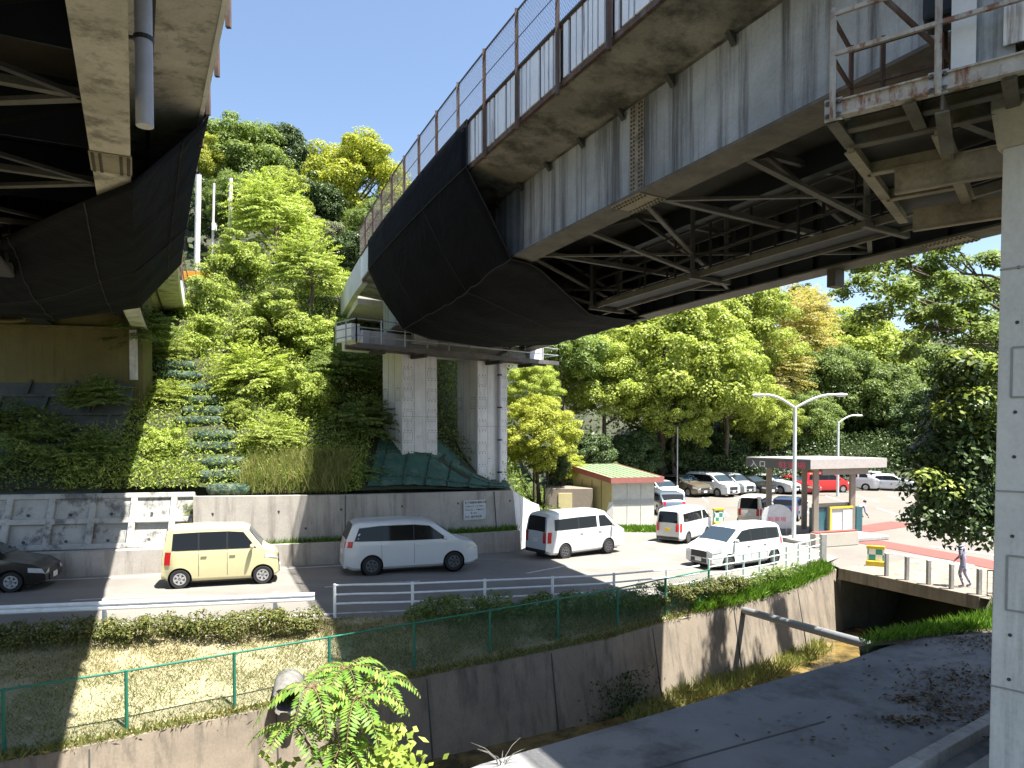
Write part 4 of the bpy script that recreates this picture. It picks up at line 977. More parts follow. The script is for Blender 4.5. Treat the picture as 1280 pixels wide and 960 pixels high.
# second wing behind the column
W0 = C0 + e2 * .8 - UP * .1
m_ = MB(); chan(m_, W0, W0 + e2 * 3.4); chan(m_, W0 + e1 * .85, W0 + e1 * .85 + e2 * 3.4, .2); chan(m_, W0 + e2 * .9, W0 + e2 * .9 + e1 * .85); chan(m_, W0 + e2 * 2.1, W0 + e2 * 2.1 + e1 * .85); m_.build('edge_beam', M['flange'], np_)
m_ = MB(); m_.loft([[W0 + UP * .06, W0 + e1 * .85 + UP * .06, W0 + e1 * .85 + UP * .08, W0 + UP * .08], [W0 + e2 * 3.4 + UP * .06, W0 + e1 * .85 + e2 * 3.4 + UP * .06, W0 + e1 * .85 + e2 * 3.4 + UP * .08, W0 + e2 * 3.4 + UP * .08]]); m_.build('floor_plate', M['brace_dark'], np_)
def gusset(o, w, d1, h):
    m_ = MB(); a = C0 + e1 * o
    poly = [(0, -.1), (d1, -.1), (d1, -h), (d1 - .25, -h), (0, -.25)]
    m_.loft([[a + e2 * y + UP * z - e1 * .012 for y, z in poly], [a + e2 * y + UP * z + e1 * .012 for y, z in poly]])
    m_.loft([[a + e2 * y + UP * z - e1 * w for y, z in ((0, -.26), (d1 - .25, -h - .01), (d1 - .25, -h - .03), (0, -.28))], [a + e2 * y + UP * z + e1 * w for y, z in ((0, -.26), (d1 - .25, -h - .01), (d1 - .25, -h - .03), (0, -.28))]])
    m_.build('bracket', M['flange_dark'], np_)
gusset(.98, .06, .72, .5); gusset(3.2, .06, .72, .5)
m_ = MB(); chan(m_, W0 + e1 * .3 + e2 * .9 - UP * .2, W0 + e1 * 1.5 + e2 * .9 - UP * .2, .34, .04); m_.build('support_beam', M['flange'], np_)
m_ = MB(); chan(m_, W0 + e2 * 2.9 + e1 * .2 - UP * .2, W0 + e2 * 2.9 + e1 * 2.0 - UP * .2, .3, .05); m_.build('support_beam', M['flange'], np_)
for k in (0.02, .95, 2.1, 3.3, 4.5):
    p = C0 + e1 * k - e2 * .07
    pp = MB().bar(p - UP * .12, p + UP * 1.0, .045).build('railing_post', M['rustwhite'], np_)
    m_ = MB(); m_.box(p + UP * 0 + e2 * .045, (.17, .03, .22), Matrix((e1, e2, UP)).transposed()); fl = m_.build('foot_plate', M['steel'], pp)
    m_ = MB()
    for a in (-.055, .055):
        for z in (-.065, .065): m_.box(p + e1 * a + UP * z + e2 * .02, (.035, .035, .035))
    bits(m_, 'bolt', M['brace'], pp, (8, 6))
m_ = MB()
for z in (.94, .54):
    m_.bar(C0 - e2 * .07 + UP * z, C0 + e1 * 5.5 - e2 * .07 + UP * z, .04)
m_.build('railing_bar', M['rustwhite'], np_)
m_ = MB()
for k, t in ((0, .8), (.32, .8), (.9, .8)):
    m_.bar(C0 + e1 * k + e2 * t - UP * .05, C0 + e1 * k + e2 * t + UP * 1.0, .04)
for z in (.94, .54, .2): m_.bar(C0 + UP * z, C0 + e2 * .85 + UP * z, .035); m_.bar(C0 + e2 * .8 + UP * z, C0 + e1 * 2.6 + e2 * .8 + UP * (z - .0), .035)
m_.bar(C0 + e2 * .1 + e1 * .4 + UP * 1.1, C0 + e1 * 1.25 + UP * .1 + e2 * .6, .04)
m_.build('railing_bar', M['rust'], np_)
m_ = MB(); m_.box(C0 + e1 * 1.14 + e2 * .06 + UP * .62, (.2, .02, 1.0), Matrix((e1, e2, UP)).transposed()); m_.box(C0 + e1 * 2.4 + e2 * .06 + UP * .72, (1.9, .02, 1.0), Matrix((e1, e2, UP)).transposed()); bits(m_, 'cover_panel', M['parapet'], np_, (8, 6))
m_ = MB(); m_.box(C0 + e1 * 1.34 + e2 * .12 + UP * .62, (.4, .02, 1.05), Matrix((e1, e2, UP)).transposed()); m_.build('cover_panel', M['girder'], np_)
m_ = MB(); m_.box(C0 + e1 * 1.0 + e2 * .55 + UP * .95, (.5, .4, .28), Matrix((e1, e2, UP)).transposed()); m_.build('equipment_box', M['inner'], np_, bev=.05)
# ------------------------------------------------------------------ vehicles
def paint(name, c, metal=0.0, rough=0.28):
    return plain(name, c, rough, metal, 0.6, 0.01)
PT = dict(white=paint('white_car_paint', (0.60, 0.61, 0.62)), cream=paint('cream_yellow_car_paint', (0.60, 0.55, 0.31)), black=paint('black_car_paint', (0.012, 0.011, 0.011)),
          brownblack=paint('dark_brown_car_paint', (0.010, 0.008, 0.007), 0.0), bronze=paint('bronze_car_paint', (0.20, 0.17, 0.12), 0.5), greyblue=paint('grey_blue_car_paint', (0.16, 0.20, 0.26), 0.4),
          silver=paint('silver_car_paint', (0.55, 0.58, 0.60), 0.5), red=paint('red_car_paint', (0.55, 0.02, 0.02)), navy=paint('navy_car_paint', (0.02, 0.035, 0.09)), beige=paint('beige_car_paint', (0.60, 0.55, 0.45)), pearl=paint('pearl_white_car_paint', (0.55, 0.56, 0.55)))
KINDS_ = {
 'kei': dict(L=3.4, W=1.48, H=1.88, zb=1.10, r=.29, xr=.52, xf=2.92, cl=.2,
   prof=[(0, .55), (.02, .95), (.06, 1.2), (.15, 1.74), (.3, 1.85), (1.2, 1.88), (2.3, 1.84), (2.48, 1.77), (2.95, 1.14), (3.02, 1.09), (3.28, .97), (3.38, .78), (3.4, .5)],
   win=[[(.30, 1.16), (.34, 1.68), (1.04, 1.70), (1.04, 1.16)], [(1.09, 1.16), (1.09, 1.70), (1.86, 1.70), (1.86, 1.16)], [(1.91, 1.16), (1.91, 1.70), (2.36, 1.66), (2.74, 1.16)]],
   shield=(2.52, 2.93), rear=(.045, .155), tail=(.72, 1.12)),
 'minivan': dict(L=4.9, W=1.85, H=1.93, zb=1.14, r=.35, xr=.95, xf=3.95, cl=.2,
   prof=[(0, .6), (.02, 1.0), (.08, 1.25), (.30, 1.80), (.55, 1.9), (2.2, 1.93), (3.0, 1.86), (3.3, 1.77), (4.08, 1.20), (4.2, 1.15), (4.7, 1.04), (4.87, .86), (4.9, .55)],
   win=[[(.34, 1.24), (.52, 1.70), (1.28, 1.76), (1.28, 1.22)], [(1.31, 1.22), (1.31, 1.76), (2.45, 1.76), (2.45, 1.20)], [(2.48, 1.20), (2.48, 1.76), (3.05, 1.70), (3.72, 1.20)]],
   shield=(3.36, 4.06), rear=(.09, .31), tail=(1.02, 1.24)),
 'van': dict(L=4.7, W=1.7, H=1.98, zb=1.16, r=.32, xr=.98, xf=3.55, cl=.2,
   prof=[(0, .55), (.01, 1.0), (.03, 1.15), (.13, 1.8), (.28, 1.93), (.8, 1.98), (3.2, 1.96), (3.45, 1.89), (4.15, 1.22), (4.25, 1.16), (4.6, 1.02), (4.68, .8), (4.7, .5)],
   win=[[(.42, 1.24), (.44, 1.70), (1.75, 1.73), (1.75, 1.24)], [(1.80, 1.24), (1.80, 1.73), (2.85, 1.73), (2.85, 1.24)], [(3.0, 1.24), (3.0, 1.73), (3.38, 1.72), (3.88, 1.24)]],
   shield=(3.5, 4.14), rear=(.035, .135), tail=(.72, 1.18)),
 'compact': dict(L=4.35, W=1.7, H=1.74, zb=1.05, r=.31, xr=.72, xf=3.5, cl=.18,
   prof=[(0, .55), (.02, .92), (.08, 1.12), (.26, 1.62), (.45, 1.71), (2.0, 1.74), (2.6, 1.69), (2.85, 1.62), (3.6, 1.10), (3.7, 1.05), (4.2, .92), (4.33, .76), (4.35, .5)],
   win=[[(.36, 1.12), (.44, 1.54), (1.15, 1.58), (1.15, 1.11)], [(1.19, 1.11), (1.19, 1.58), (2.15, 1.58), (2.15, 1.10)], [(2.2, 1.10), (2.2, 1.58), (2.68, 1.53), (3.3, 1.10)]],
   shield=(2.9, 3.58), rear=(.09, .27), tail=(.85, 1.12)),
 'hatch': dict(L=4.2, W=1.72, H=1.5, zb=.93, r=.31, xr=.72, xf=3.32, cl=.17,
   prof=[(0, .5), (.02, .82), (.10, 1.0), (.42, 1.36), (.75, 1.45), (1.7, 1.5), (2.2, 1.46), (3.02, 1.02), (3.15, .97), (3.85, .82), (4.14, .66), (4.2, .45)],
   win=[[(.62, 1.0), (.80, 1.32), (1.30, 1.36), (1.30, .98)], [(1.34, .98), (1.34, 1.36), (1.95, 1.36), (1.95, .97)], [(1.99, .97), (1.99, 1.36), (2.22, 1.34), (2.86, .97)]],
   shield=(2.27, 2.98), rear=(.12, .41), tail=(.78, .98)),
 'wagon': dict(L=4.65, W=1.75, H=1.48, zb=.92, r=.32, xr=.95, xf=3.65, cl=.16,
   prof=[(0, .5), (.02, .82), (.12, .98), (.55, 1.36), (.9, 1.45), (1.9, 1.48), (2.5, 1.44), (3.3, 1.0), (3.45, .95), (4.2, .82), (4.58, .66), (4.65, .45)],
   win=[[(.72, 1.0), (.98, 1.30), (1.42, 1.34), (1.42, .97)], [(1.46, .97), (1.46, 1.34), (2.15, 1.35), (2.15, .96)], [(2.19, .96), (2.19, 1.35), (2.48, 1.33), (3.1, .96)]],
   shield=(2.56, 3.27), rear=(.15, .53), tail=(.74, .95)),
 'suv': dict(L=4.55, W=1.82, H=1.62, zb=1.03, r=.35, xr=.85, xf=3.55, cl=.21,
   prof=[(0, .6), (.02, .95), (.10, 1.1), (.42, 1.46), (.75, 1.58), (1.8, 1.62), (2.3, 1.58), (3.1, 1.13), (3.22, 1.09), (4.1, .95), (4.47, .8), (4.55, .5)],
   win=[[(.62, 1.12), (.80, 1.42), (1.32, 1.46), (1.32, 1.09)], [(1.36, 1.09), (1.36, 1.46), (2.0, 1.47), (2.0, 1.07)], [(2.04, 1.07), (2.04, 1.47), (2.3, 1.45), (2.95, 1.07)]],
   shield=(2.37, 3.06), rear=(.12, .41), tail=(.88, 1.08))}
_well = {}
def car(name, kind, mat, loc, rz, label, cat, group=None, glass='glass', rim='rim', scale=1.0, plate='plate', seams=False):
    k = KINDS_[kind]; L, W, H, zb, r = k['L'], k['W'], k['H'], k['zb'], k['r']
    root = empty(name, loc, rz, label, cat, group); root.scale = (scale,) * 3
    X = lambda x: x - L / 2
    zt = lambda x: interp(k['prof'], x)
    def w(x): e = abs(2 * x / L - 1); return W / 2 * (1 - .16 * sm((e - .76) / .24))
    def yz(x, z):
        if z <= zb: return w(x) * interp([(0, .9), (k['cl'] + .12, .965), (zb * .62, 1.0), (zb, .985)], z)
        return w(x) * lerp(.985, .83, (z - zb) / (H - zb))
    def sec(x):
        t = zt(x); e = abs(2 * x / L - 1); z0 = k['cl'] + .13 * sm((e - .88) / .12); z1 = min(zb, t - .03); kk = min(1, max(0.1, (t - z1) / .35))
        zs = [z0, z0 + (z1 - z0) * .1, z0 + (z1 - z0) * .3, z0 + (z1 - z0) * .6, z0 + (z1 - z0) * .85, z1, lerp(z1, t - .07 * kk, .5), t - .07 * kk]
        half = [(0, z0), (yz(x, z0) * .9, z0)] + [(yz(x, z), z) for z in zs[1:]]
        yt = yz(x, t - .07 * kk)
        half += [(yt - .03 * kk - .01, t - .03 * kk), (yt - .10 * kk - .01, t - .005), (yt * .55, t + .02), (0, t + .028)]
        return half
    stx = sorted(set([p[0] for p in k['prof']] + [L * i / 30 for i in range(31)]))
    keep = []
    for x in stx:
        if not keep or x - keep[-1] > .012: keep.append(x)
    secs = []
    for x in keep:
        h = sec(x); secs.append([(X(x), -y, z) for y, z in h] + [(X(x), y, z) for y, z in h[-2:0:-1]])
    body = MB().loft(secs).build('body', mat, root, None, False)
    cut = MB()
    for x in (k['xr'], k['xf']):
        for s in (-1, 1): cut.tube([(X(x), s * (W / 2 - .27), r), (X(x), s * (W / 2 + .2), r)], r + .055, 28)
    co = cut.build('cutter_tool', mat)
    md = body.modifiers.new('b', 'BOOLEAN'); md.object = co; md.operation = 'DIFFERENCE'; md.solver = 'EXACT'
    co.matrix_world = Matrix.Translation(loc) @ Matrix.Rotation(rz, 4, 'Z') @ Matrix.Scale(scale, 4)
    bpy.context.view_layer.update()
    dg = bpy.context.evaluated_depsgraph_get(); me = bpy.data.meshes.new_from_object(body.evaluated_get(dg))
    body.modifiers.clear(); body.data = me; me.shade_smooth(); me.set_sharp_from_angle(angle=R(32)); bpy.data.objects.remove(co)
    def sidepatch(nm, quads, m, off=.008, both=True, n=5):
        for s in ((-1, 1) if both else (-1,)):
            for q in quads:
                mb = MB()
                for i in range(n):
                    for j in range(3):
                        f = lambda a, b: tuple(lerp(lerp(q[0][c], q[3][c], a), lerp(q[1][c], q[2][c], a), b) for c in (0, 1))
                        pp = [f(i / n, j / 3), f((i + 1) / n, j / 3), f((i + 1) / n, (j + 1) / 3), f(i / n, (j + 1) / 3)]
                        mb.quadv(*[(X(a), s * (yz(a, b) + off), b) for a, b in pp])
                mb.build(nm, m, root, 60, False)
    def toppatch(nm, x0, x1, m, inset=.07, off=.012, sgn=1, n=6, mid=None):
        rows = []
        for i in range(n + 1):
            x = lerp(x0, x1, i / n); t = zt(x); z1 = min(zb, t - .03); kk = min(1, max(.1, (t - z1) / .35)); yt = yz(x, t - .07 * kk) - inset
            dz = (zt(x + .01) - zt(x - .01)) / .02; nn = Vector((-dz, 0, 1)).normalized() * off
            rows.append([(X(x) + nn.x, y, t + .028 * (1 - (abs(y) / (yt + inset)) ** 2) + nn.z) for y in (-yt, -yt * .6, 0, yt * .6, yt)])
        MB().loft(rows, closed=False).build(nm, m, root, 60, False)
    sidepatch('side_window', k['win'], M[glass])
    gaps = [[p_[3], p_[2], q_[1], q_[0]] for j, (p_, q_) in enumerate(zip(k['win'], k['win'][1:])) if not (kind == 'van' and j == 1)]
    sidepatch('window_pillar', gaps, M['black'], .0085, n=2)
    toppatch('windscreen', k['shield'][0], k['shield'][1] - .03, M['glass_blue'] if glass == 'glass' else M[glass], .07)
    toppatch('rear_window', k['rear'][0], k['rear'][1], M['glass'], .10, .012)
    z0, z1 = k['tail']
    for s in (-1, 1):                                # lamps
        mb = MB(); x = .0
        pts = [(xx, interp([(p[1], p[0]) for p in k['prof'][:4]], zz)) for xx, zz in ((0, z0), (0, z1))]
        secs = []
        for zz in (z0, (z0 + z1) / 2, z1):
            xr_ = interp([(p[1], p[0]) for p in k['prof'][:5]], zz); row = []
            for xx, yy in ((xr_ + .24, yz(xr_ + .24, zz) + .010), (xr_ + .1, yz(xr_ + .1, zz) + .014), (xr_ - .012, w(xr_) * .93), (xr_ - .014, w(xr_) * .70)): row.append((X(xx), s * yy, zz))
            secs.append(row)
        mb.loft(secs, closed=False).build('tail_light', M['tail'], root, 60, False)
        zh = zt(L - .12) - .06; secs = []
        for zz in (zh - .12, zh - .05, zh + .02):
            row = []
            for a in (.42, .25, .1, .02):
                xx = L - a; row.append((X(xx) + .016 * (a < .15), s * (yz(xx, min(zz, zt(xx) - .02)) + .008 - (.0 if a > .05 else .0)), min(zz + a * .16, zt(xx) - .015)))
            row.append((X(L) + .016, s * w(L) * .62, zz)); secs.append(row)
        mb = MB().loft(secs, closed=False).build('headlight', M['head'], root, 60, False)
        mx = k['win'][2][3][0] - .12
        mm = MB(); mm.sphere((X(mx), s * (yz(mx, zb + .1) + .13), zb + .12), (.07, .10, .085)); mm.bar((X(mx), s * (yz(mx, zb) - .01), zb + .06), (X(mx), s * (yz(mx, zb) + .09), zb + .10), .03)
        mm.build('wing_mirror', mat, root, 60, False)
    zf = zt(L - .12)
    fz = k['prof'][-1][1]
    MB().box((X(L) + .008, 0, fz - .10), (.03, w(L) * 1.15, .16)).build('grille', M['black'], root, None, False)
    mb = MB(); secs = []
    for zz in (fz + .03, zf - .10): 
        xx = interp([(p[1], p[0]) for p in k['prof'][-2:]][::-1], zz) + .012; secs.append([(X(xx), -w(L) * .58, zz), (X(xx), 0, zz), (X(xx), w(L) * .58, zz)])
    mb.loft(secs, closed=False).build('upper_grille', M['black'], root, None, False)
    MB().box((X(L) + .03, 0, fz - .06), (.015, .33, .165)).build('number_plate', M[plate], root, None, False)
    MB().box((X(0) - .012, 0, .62 if zb < 1 else .82), (.02, .33, .165)).build('number_plate', M[plate], root, None, False)
    MB().box((X(0) + .03, 0, k['cl'] + .16), (.1, w(0) * 1.86, .14)).build('rear_bumper', M['black'] if kind == 'van' else mat, root, None, False)
    MB().box((X(L / 2), 0, k['cl'] - .02), (L * .8, W * .82, .06)).build('underbody', M['black'], root, None, False)
    key = (r, rim, W)
    for x in (k['xr'], k['xf']):
        for s in (-1, 1):
            ya = s * (W / 2 - .115)
            prof = [(r * .60, -.1), (r * .93, -.105), (r, -.07), (r, .07), (r * .93, .105), (r * .60, .1)]
            ty = MB().lathe(prof, (X(x), ya, r), 'y', 28, False).build('wheel', M['tyre'], root, 40, False)
            rm = MB(); rm.lathe([(r * .64, .085 * s), (r * .60, .10 * s), (r * .56, .07 * s), (.001, .03 * s)], (X(x), ya, r), 'y', 24)
            rmo = rm.build('rim', M['black'] if rim == 'rim_dark' else M['rim_dark'], ty, 40, False)
            sp = MB(); c = Vector((X(x), ya + s * .085, r))
            for q in range(6):
                a = q * math.pi / 3 + .3; sp.bar(c, c + Vector((math.cos(a), 0, math.sin(a))) * r * .6, .07 * r / .31, .03, up=(0, 1, 0))
            sp.lathe([(r * .52, .0), (r * .62, .0), (r * .63, .02 * s), (r * .52, .02 * s), (r * .52, 0)], c, 'y', 24); sp.tube([c - Vector((0, .02, 0)), c + Vector((0, s * .02, 0))], r * .17, 12)
            sp.build('spoke', M[rim], ty, 40, False)
            MB().tube([(X(x), s * (W / 2 - .268), r), (X(x), s * (W / 2 - .02), r)], r + .05, 24, False).build('wheel_arch', M['well'], root, None, False)
            MB().tube([(X(x), s * (W / 2 - .262), r), (X(x), s * (W / 2 - .26), r)], r + .05, 24).build('wheel_arch', M['well'], root, None, False)
    if seams:
        lines = [k['win'][0][3][0] + .02, k['win'][1][3][0] + .025]
        mb = MB()
        for s in (-1, 1):
            for x in lines: mb.loft([[(X(x) - .006, s * (yz(x, z) + .003), z), (X(x) + .006, s * (yz(x, z) + .003), z)] for z in np.linspace(k['cl'] + .15, zb + .05, 6)], closed=False)
        mb.build('door_seam', M['groove'], root, None, False)
        mb = MB()
        for s in (-1, 1):
            for x in (lines[0] + .16, lines[1] + .16): mb.box((X(x), s * (yz(x, zb - .12) + .015), zb - .12), (.17, .03, .03))
        mb.build('door_handle', mat, root, None, False)
    return root
def cpos(x, y): return (x, y, gz(x) + .005)
car('kei_van', 'kei', PT['cream'], cpos(-9.25, 22.95), R(17), 'pale cream yellow boxy mini van on the road in full sun', 'van', seams=True)
car('minivan', 'minivan', PT['white'], cpos(-3.62, 25.2), R(19), 'white minivan with dark side glass driving in the bridge shadow', 'minivan', seams=True, scale=.94, rim='rim_dark')
car('panel_van', 'van', PT['white'], cpos(2.65, 29.6), R(37), 'white long roof van with dark rear window passing the beige hut', 'van', seams=True, scale=.92, rim='rim_dark')
car('panel_van', 'van', PT['pearl'], cpos(8.35, 34.6), R(52), 'small white van with yellow number plate turning into the car park', 'van', scale=.82, plate='plate_yellow', rim='rim_dark')
car('minivan', 'compact', PT['white'], cpos(8.75, 28.1), R(212), 'white oncoming compact minivan with blue windscreen near the road fence', 'minivan', seams=True, glass='glass', scale=.93, rim='rim_dark')
car('hatchback', 'hatch', PT['brownblack'], cpos(-16.35, 21.9), R(14), 'black hatchback entering at the left edge in the bridge shade', 'car', seams=True)
# the car park
G = 'cars standing in the sunny car park'
def park(kind, mat, u, v, ang, label, cat='car', sc=1.0, Y=None, name='parked_car'):
    Y = Y or 5.22 * FPX / (v - HOR); x = (u - 640) / FPX * Y
    car(name, kind, PT[mat], (x, Y, gz(x)), R(ang), label, cat, G, scale=sc)
park('wagon', 'greyblue', 832, 641, 150 - 58, 'grey blue station wagon parked beside the white wall of the hut', sc=.98)
park('hatch', 'white', 828, 625, -72, 'white hatchback half hidden behind the hut roof edge')
park('suv', 'bronze', 857, 619, -62, 'bronze brown car second in the row beneath the trees', sc=1.03)
park('minivan', 'white', 889, 619, -58, 'white minivan with black grille parked beside the bronze brown car', 'minivan', .98)
park('minivan', 'silver', 911, 617, -58, 'silver white minivan parked between the white minivan and the black hatchback', 'minivan', .93)
park('hatch', 'black', 940, 617, -56, 'black hatchback in the car park row beneath the trees', sc=1.0)
park('suv', 'pearl', 967, 616, -54, 'pearl white sport utility car beside the bright red car', sc=1.0)
park('hatch', 'red', 993, 616, -50, 'bright red car parked beside the pearl white one', sc=1.0)
park('kei', 'white', 1003, 608, -60, 'white mini car behind the bright red car', 'car', .9)
park('kei', 'beige', 944, 656, 60, 'beige mini car with black glass and open bright pillar by the sign', 'car', .92)
park('hatch', 'navy', 988, 648, 58, 'dark navy car behind the round topped white sign', 'car', .9)
park('compact', 'red', 1030, 615, 8, 'dark red minivan seen through the ticket booth', 'minivan', 1.0)
park('van', 'white', 1066, 612, -30, 'white van parked behind the walking person', 'van', .95)
park('compact', 'white', 1092, 611, -35, 'white compact car parked right of the white van', 'car', .95)
park('hatch', 'white', 1116, 613, -30, 'white hatchback parked beside the dark foliage', 'car', .98)

# ------------------------------------------------------------------ hut, shed, booth, lamps
K = Vector((5.35, 38.6, gz(5.4)))
hd = Vector((0.965, 0.262, 0)).normalized(); hb = Vector((-hd.y, hd.x, 0))
hs = Vector((-0.5, 0.866, 0))
hut = empty('hut', tuple(K), 0, 'small beige hut with white front and maroon edged sloping roof', 'hut')
Q = lambda a, b, z: K + hd * a + hs * b + UP * z
MB().loft([[Q(0, 0, 0), Q(0, 0, 2.42), Q(0, 3.6, 2.95), Q(0, 3.6, 0)], [Q(.05, 0, 0), Q(.05, 0, 2.42), Q(.05, 3.6, 2.95), Q(.05, 3.6, 0)]]).build('side_wall', M['hut_side'], hut)
mb = MB()
for b in (.9, 1.75, 2.7): mb.bar(Q(-.012, b, .02), Q(-.012, b, 2.42), .03, .02, up=hd)
mb.build('wall_joint', M['groove'], hut)
MB().loft([[Q(.05, .0, 0), Q(2.5, 0, 0), Q(2.5, 3.6, 0), Q(.05, 3.6, 0)], [Q(.05, .0, 2.4), Q(2.5, 0, 2.4), Q(2.5, 3.6, 2.9), Q(.05, 3.6, 2.9)]]).build('wall', M['hut_front'], hut)
MB().bar(Q(.08, -.01, 1.30), Q(2.48, -.01, 1.30), .03, .26).build('wall_band', M['hut_band'], hut)
mb = MB(); mb.bar(Q(.9, -.012, .05), Q(.9, -.012, 2.35), .02, .012, up=(0, 1, 0)); mb.bar(Q(1.7, -.012, .05), Q(1.7, -.012, 2.35), .02, .012, up=(0, 1, 0)); mb.build('panel_joint', M['hut_band'], hut)
rt = [Q(-.25, -.3, 2.62), Q(2.85, -.3, 2.62), Q(2.85, 3.9, 3.2), Q(-.25, 3.9, 3.2)]
MB().loft([[p - UP * .05 for p in rt], rt]).build('roof', M['hut_roof'], hut)
mb = MB()
for i in range(9): mb.bar(rt[0].lerp(rt[1], i / 8) + UP * .012, rt[3].lerp(rt[2], i / 8) + UP * .012, .03, .03)
mb.build('roof_rib', M['hut_roof'], hut)
mb = MB()
for a, b in ((0, 1), (1, 2), (0, 3)): mb.bar(rt[a] - UP * .12, rt[b] - UP * .12, .05, .30)
mb.build('roof_trim', M['hut_trim'], hut)
mb = MB(); mb.box(Q(2.56, .15, 2.0), (.12, .2, .3)); mb.tube([Q(2.55, .1, 0), Q(2.55, .1, 2.2)], .03, 8); mb.build('meter_box', M['booth'], hut)
K2 = Vector((1.9, 39.2, gz(2)))
shed = empty('shed', tuple(K2), 0, 'brown grey shed door in shade under the yellow green bush', 'shed')
MB().box(K2 + Vector((1.2, 1.0, .95)), (2.6, 2, 1.9)).build('wall', M['booth'], shed, bev=.02)
mb = MB(); mb.box(K2 + Vector((1.0, -.02, .85)), (.75, .05, 1.6)); mb.build('door', M['hut_side'], shed, bev=.01)
MB().loft([[K2 + Vector((3.05, -.6, 0)), K2 + Vector((3.55, -.6, 0)), K2 + Vector((3.55, -.6, 1.25)), K2 + Vector((3.3, -.6, 1.2))], [K2 + Vector((3.05, -.4, 0)), K2 + Vector((3.55, -.4, 0)), K2 + Vector((3.55, -.4, 1.25)), K2 + Vector((3.3, -.4, 1.2))]]).build('stone_panel', M['conc'], shed)
# booth under a flat canopy
Kb = Vector((14.45, 34.8, gz(14)))
ca = Vector((0.93, 0.37, 0)).normalized(); cb_ = Vector((-0.52, 0.854, 0)).normalized()
bo = empty('ticket_booth', tuple(Kb), 0, 'car park ticket booth with flat pale canopy and yellow edged machine', 'ticket booth')
Z0 = 3.4
MB().loft([[Kb + UP * (Z0 + .02), Kb + ca * 5.0 + UP * (Z0 + .02), Kb + ca * 5.0 + cb_ * 3.9 + UP * (Z0 + .02), Kb + cb_ * 3.9 + UP * (Z0 + .02)], [Kb + UP * (Z0 + .50), Kb + ca * 5.0 + UP * (Z0 + .50), Kb + ca * 5.0 + cb_ * 3.9 + UP * (Z0 + .5), Kb + cb_ * 3.9 + UP * (Z0 + .5)]]).build('canopy', M['canopy'], bo)
sg = MB().loft([[Kb - ca * .03 + UP * (Z0 - .02), Kb - ca * .01 + UP * (Z0 - .02), Kb - ca * .01 + cb_ * 3.9 + UP * (Z0 - .02), Kb - ca * .03 + cb_ * 3.9 + UP * (Z0 - .02)], [Kb - ca * .03 + UP * (Z0 + .45), Kb - ca * .01 + UP * (Z0 + .45), Kb - ca * .01 + cb_ * 3.9 + UP * (Z0 + .45), Kb - ca * .03 + cb_ * 3.9 + UP * (Z0 + .45)]]).build('sign_band', M['canopy_dark'], bo)
tb = Kb - ca * .035 + cb_ * 3.6 + UP * (Z0 + .04)
text('入 口', .36, 'lettering', M['textwhite'], tb, -cb_, UP, bo, .004, 1.2); text('駐車場', .36, 'lettering', M['textred'], tb - cb_ * 1.75, -cb_, UP, bo, .004, 1.5)
for a, b in ((.9, .5), (3.3, .5), (.9, 3.3), (3.3, 3.3)):
    p = Kb + ca * a + cb_ * b; MB().bar(p, p + UP * (Z0 + .02), .26, .2).build('post', M['booth'], bo, bev=.02)
rb_ = Matrix((ca, cb_ - ca * ca.dot(cb_), UP)); 
ob = Vector((-ca.y, ca.x, 0)); RB = Matrix((ca, ob, UP)).transposed()
MB().box(Kb + ca * 2.1 + ob * .7 + UP * 1.55, (2.5, .16, .18), RB).build('cross_rail', M['booth'], bo)
MB().box(Kb + ca * 2.5 + ob * .9 + UP * .75, (1.5, .9, 1.45), RB).build('machine', M['hut_band'], bo, bev=.02)
mb = MB()
for a in (1.72, 3.28): mb.box(Kb + ca * a + ob * .42 + UP * .75, (.10, .06, 1.46), RB)
mb.box(Kb + ca * 2.5 + ob * .42 + UP * 1.44, (1.46, .05, .1), RB); mb.build('machine_frame', M['booth_yellow'], bo)
MB().box(Kb + ca * 2.85 + ob * .43 + UP * .7, (.6, .04, 1.2), RB).build('panel', M['pole'], bo)
MB().box(Kb + ca * 1.35 + ob * .9 + UP * .7, (.5, .6, 1.4), RB).build('side_panel', M['teal'], bo)
MB().box(Kb + ca * 3.62 + ob * .8 + UP * .7, (.4, .8, 1.4), RB).build('side_panel', M['teal'], bo)
MB().box(Kb + ca * 2.5 + ob * .3 + UP * (Z0 - .16), (3.0, .1, .3), RB).build('header', M['booth'], bo)
p = Kb - ca * .6 - ob * .9
isl = MB().box(p + ca * 1.6 + ob * .5 + UP * .09, (5.2, 2.0, .18), RB).build('traffic_island', M['kerb'], None, bev=.03); tag(isl, 'raised concrete island under the ticket booth', 'traffic island')
bl_ = MB().box(p + ca * .2 - ob * 1.0 + UP * .32, (2.6, .35, .64), RB).build('concrete_block', M['conc_beige'], None, bev=.03); tag(bl_, 'long pale block with red top in front of the ticket booth', 'barrier block')
MB().box(p + ca * .2 - ob * 1.0 + UP * .665, (2.5, .34, .05), RB).build('top_strip', M['redpave'], bl_)
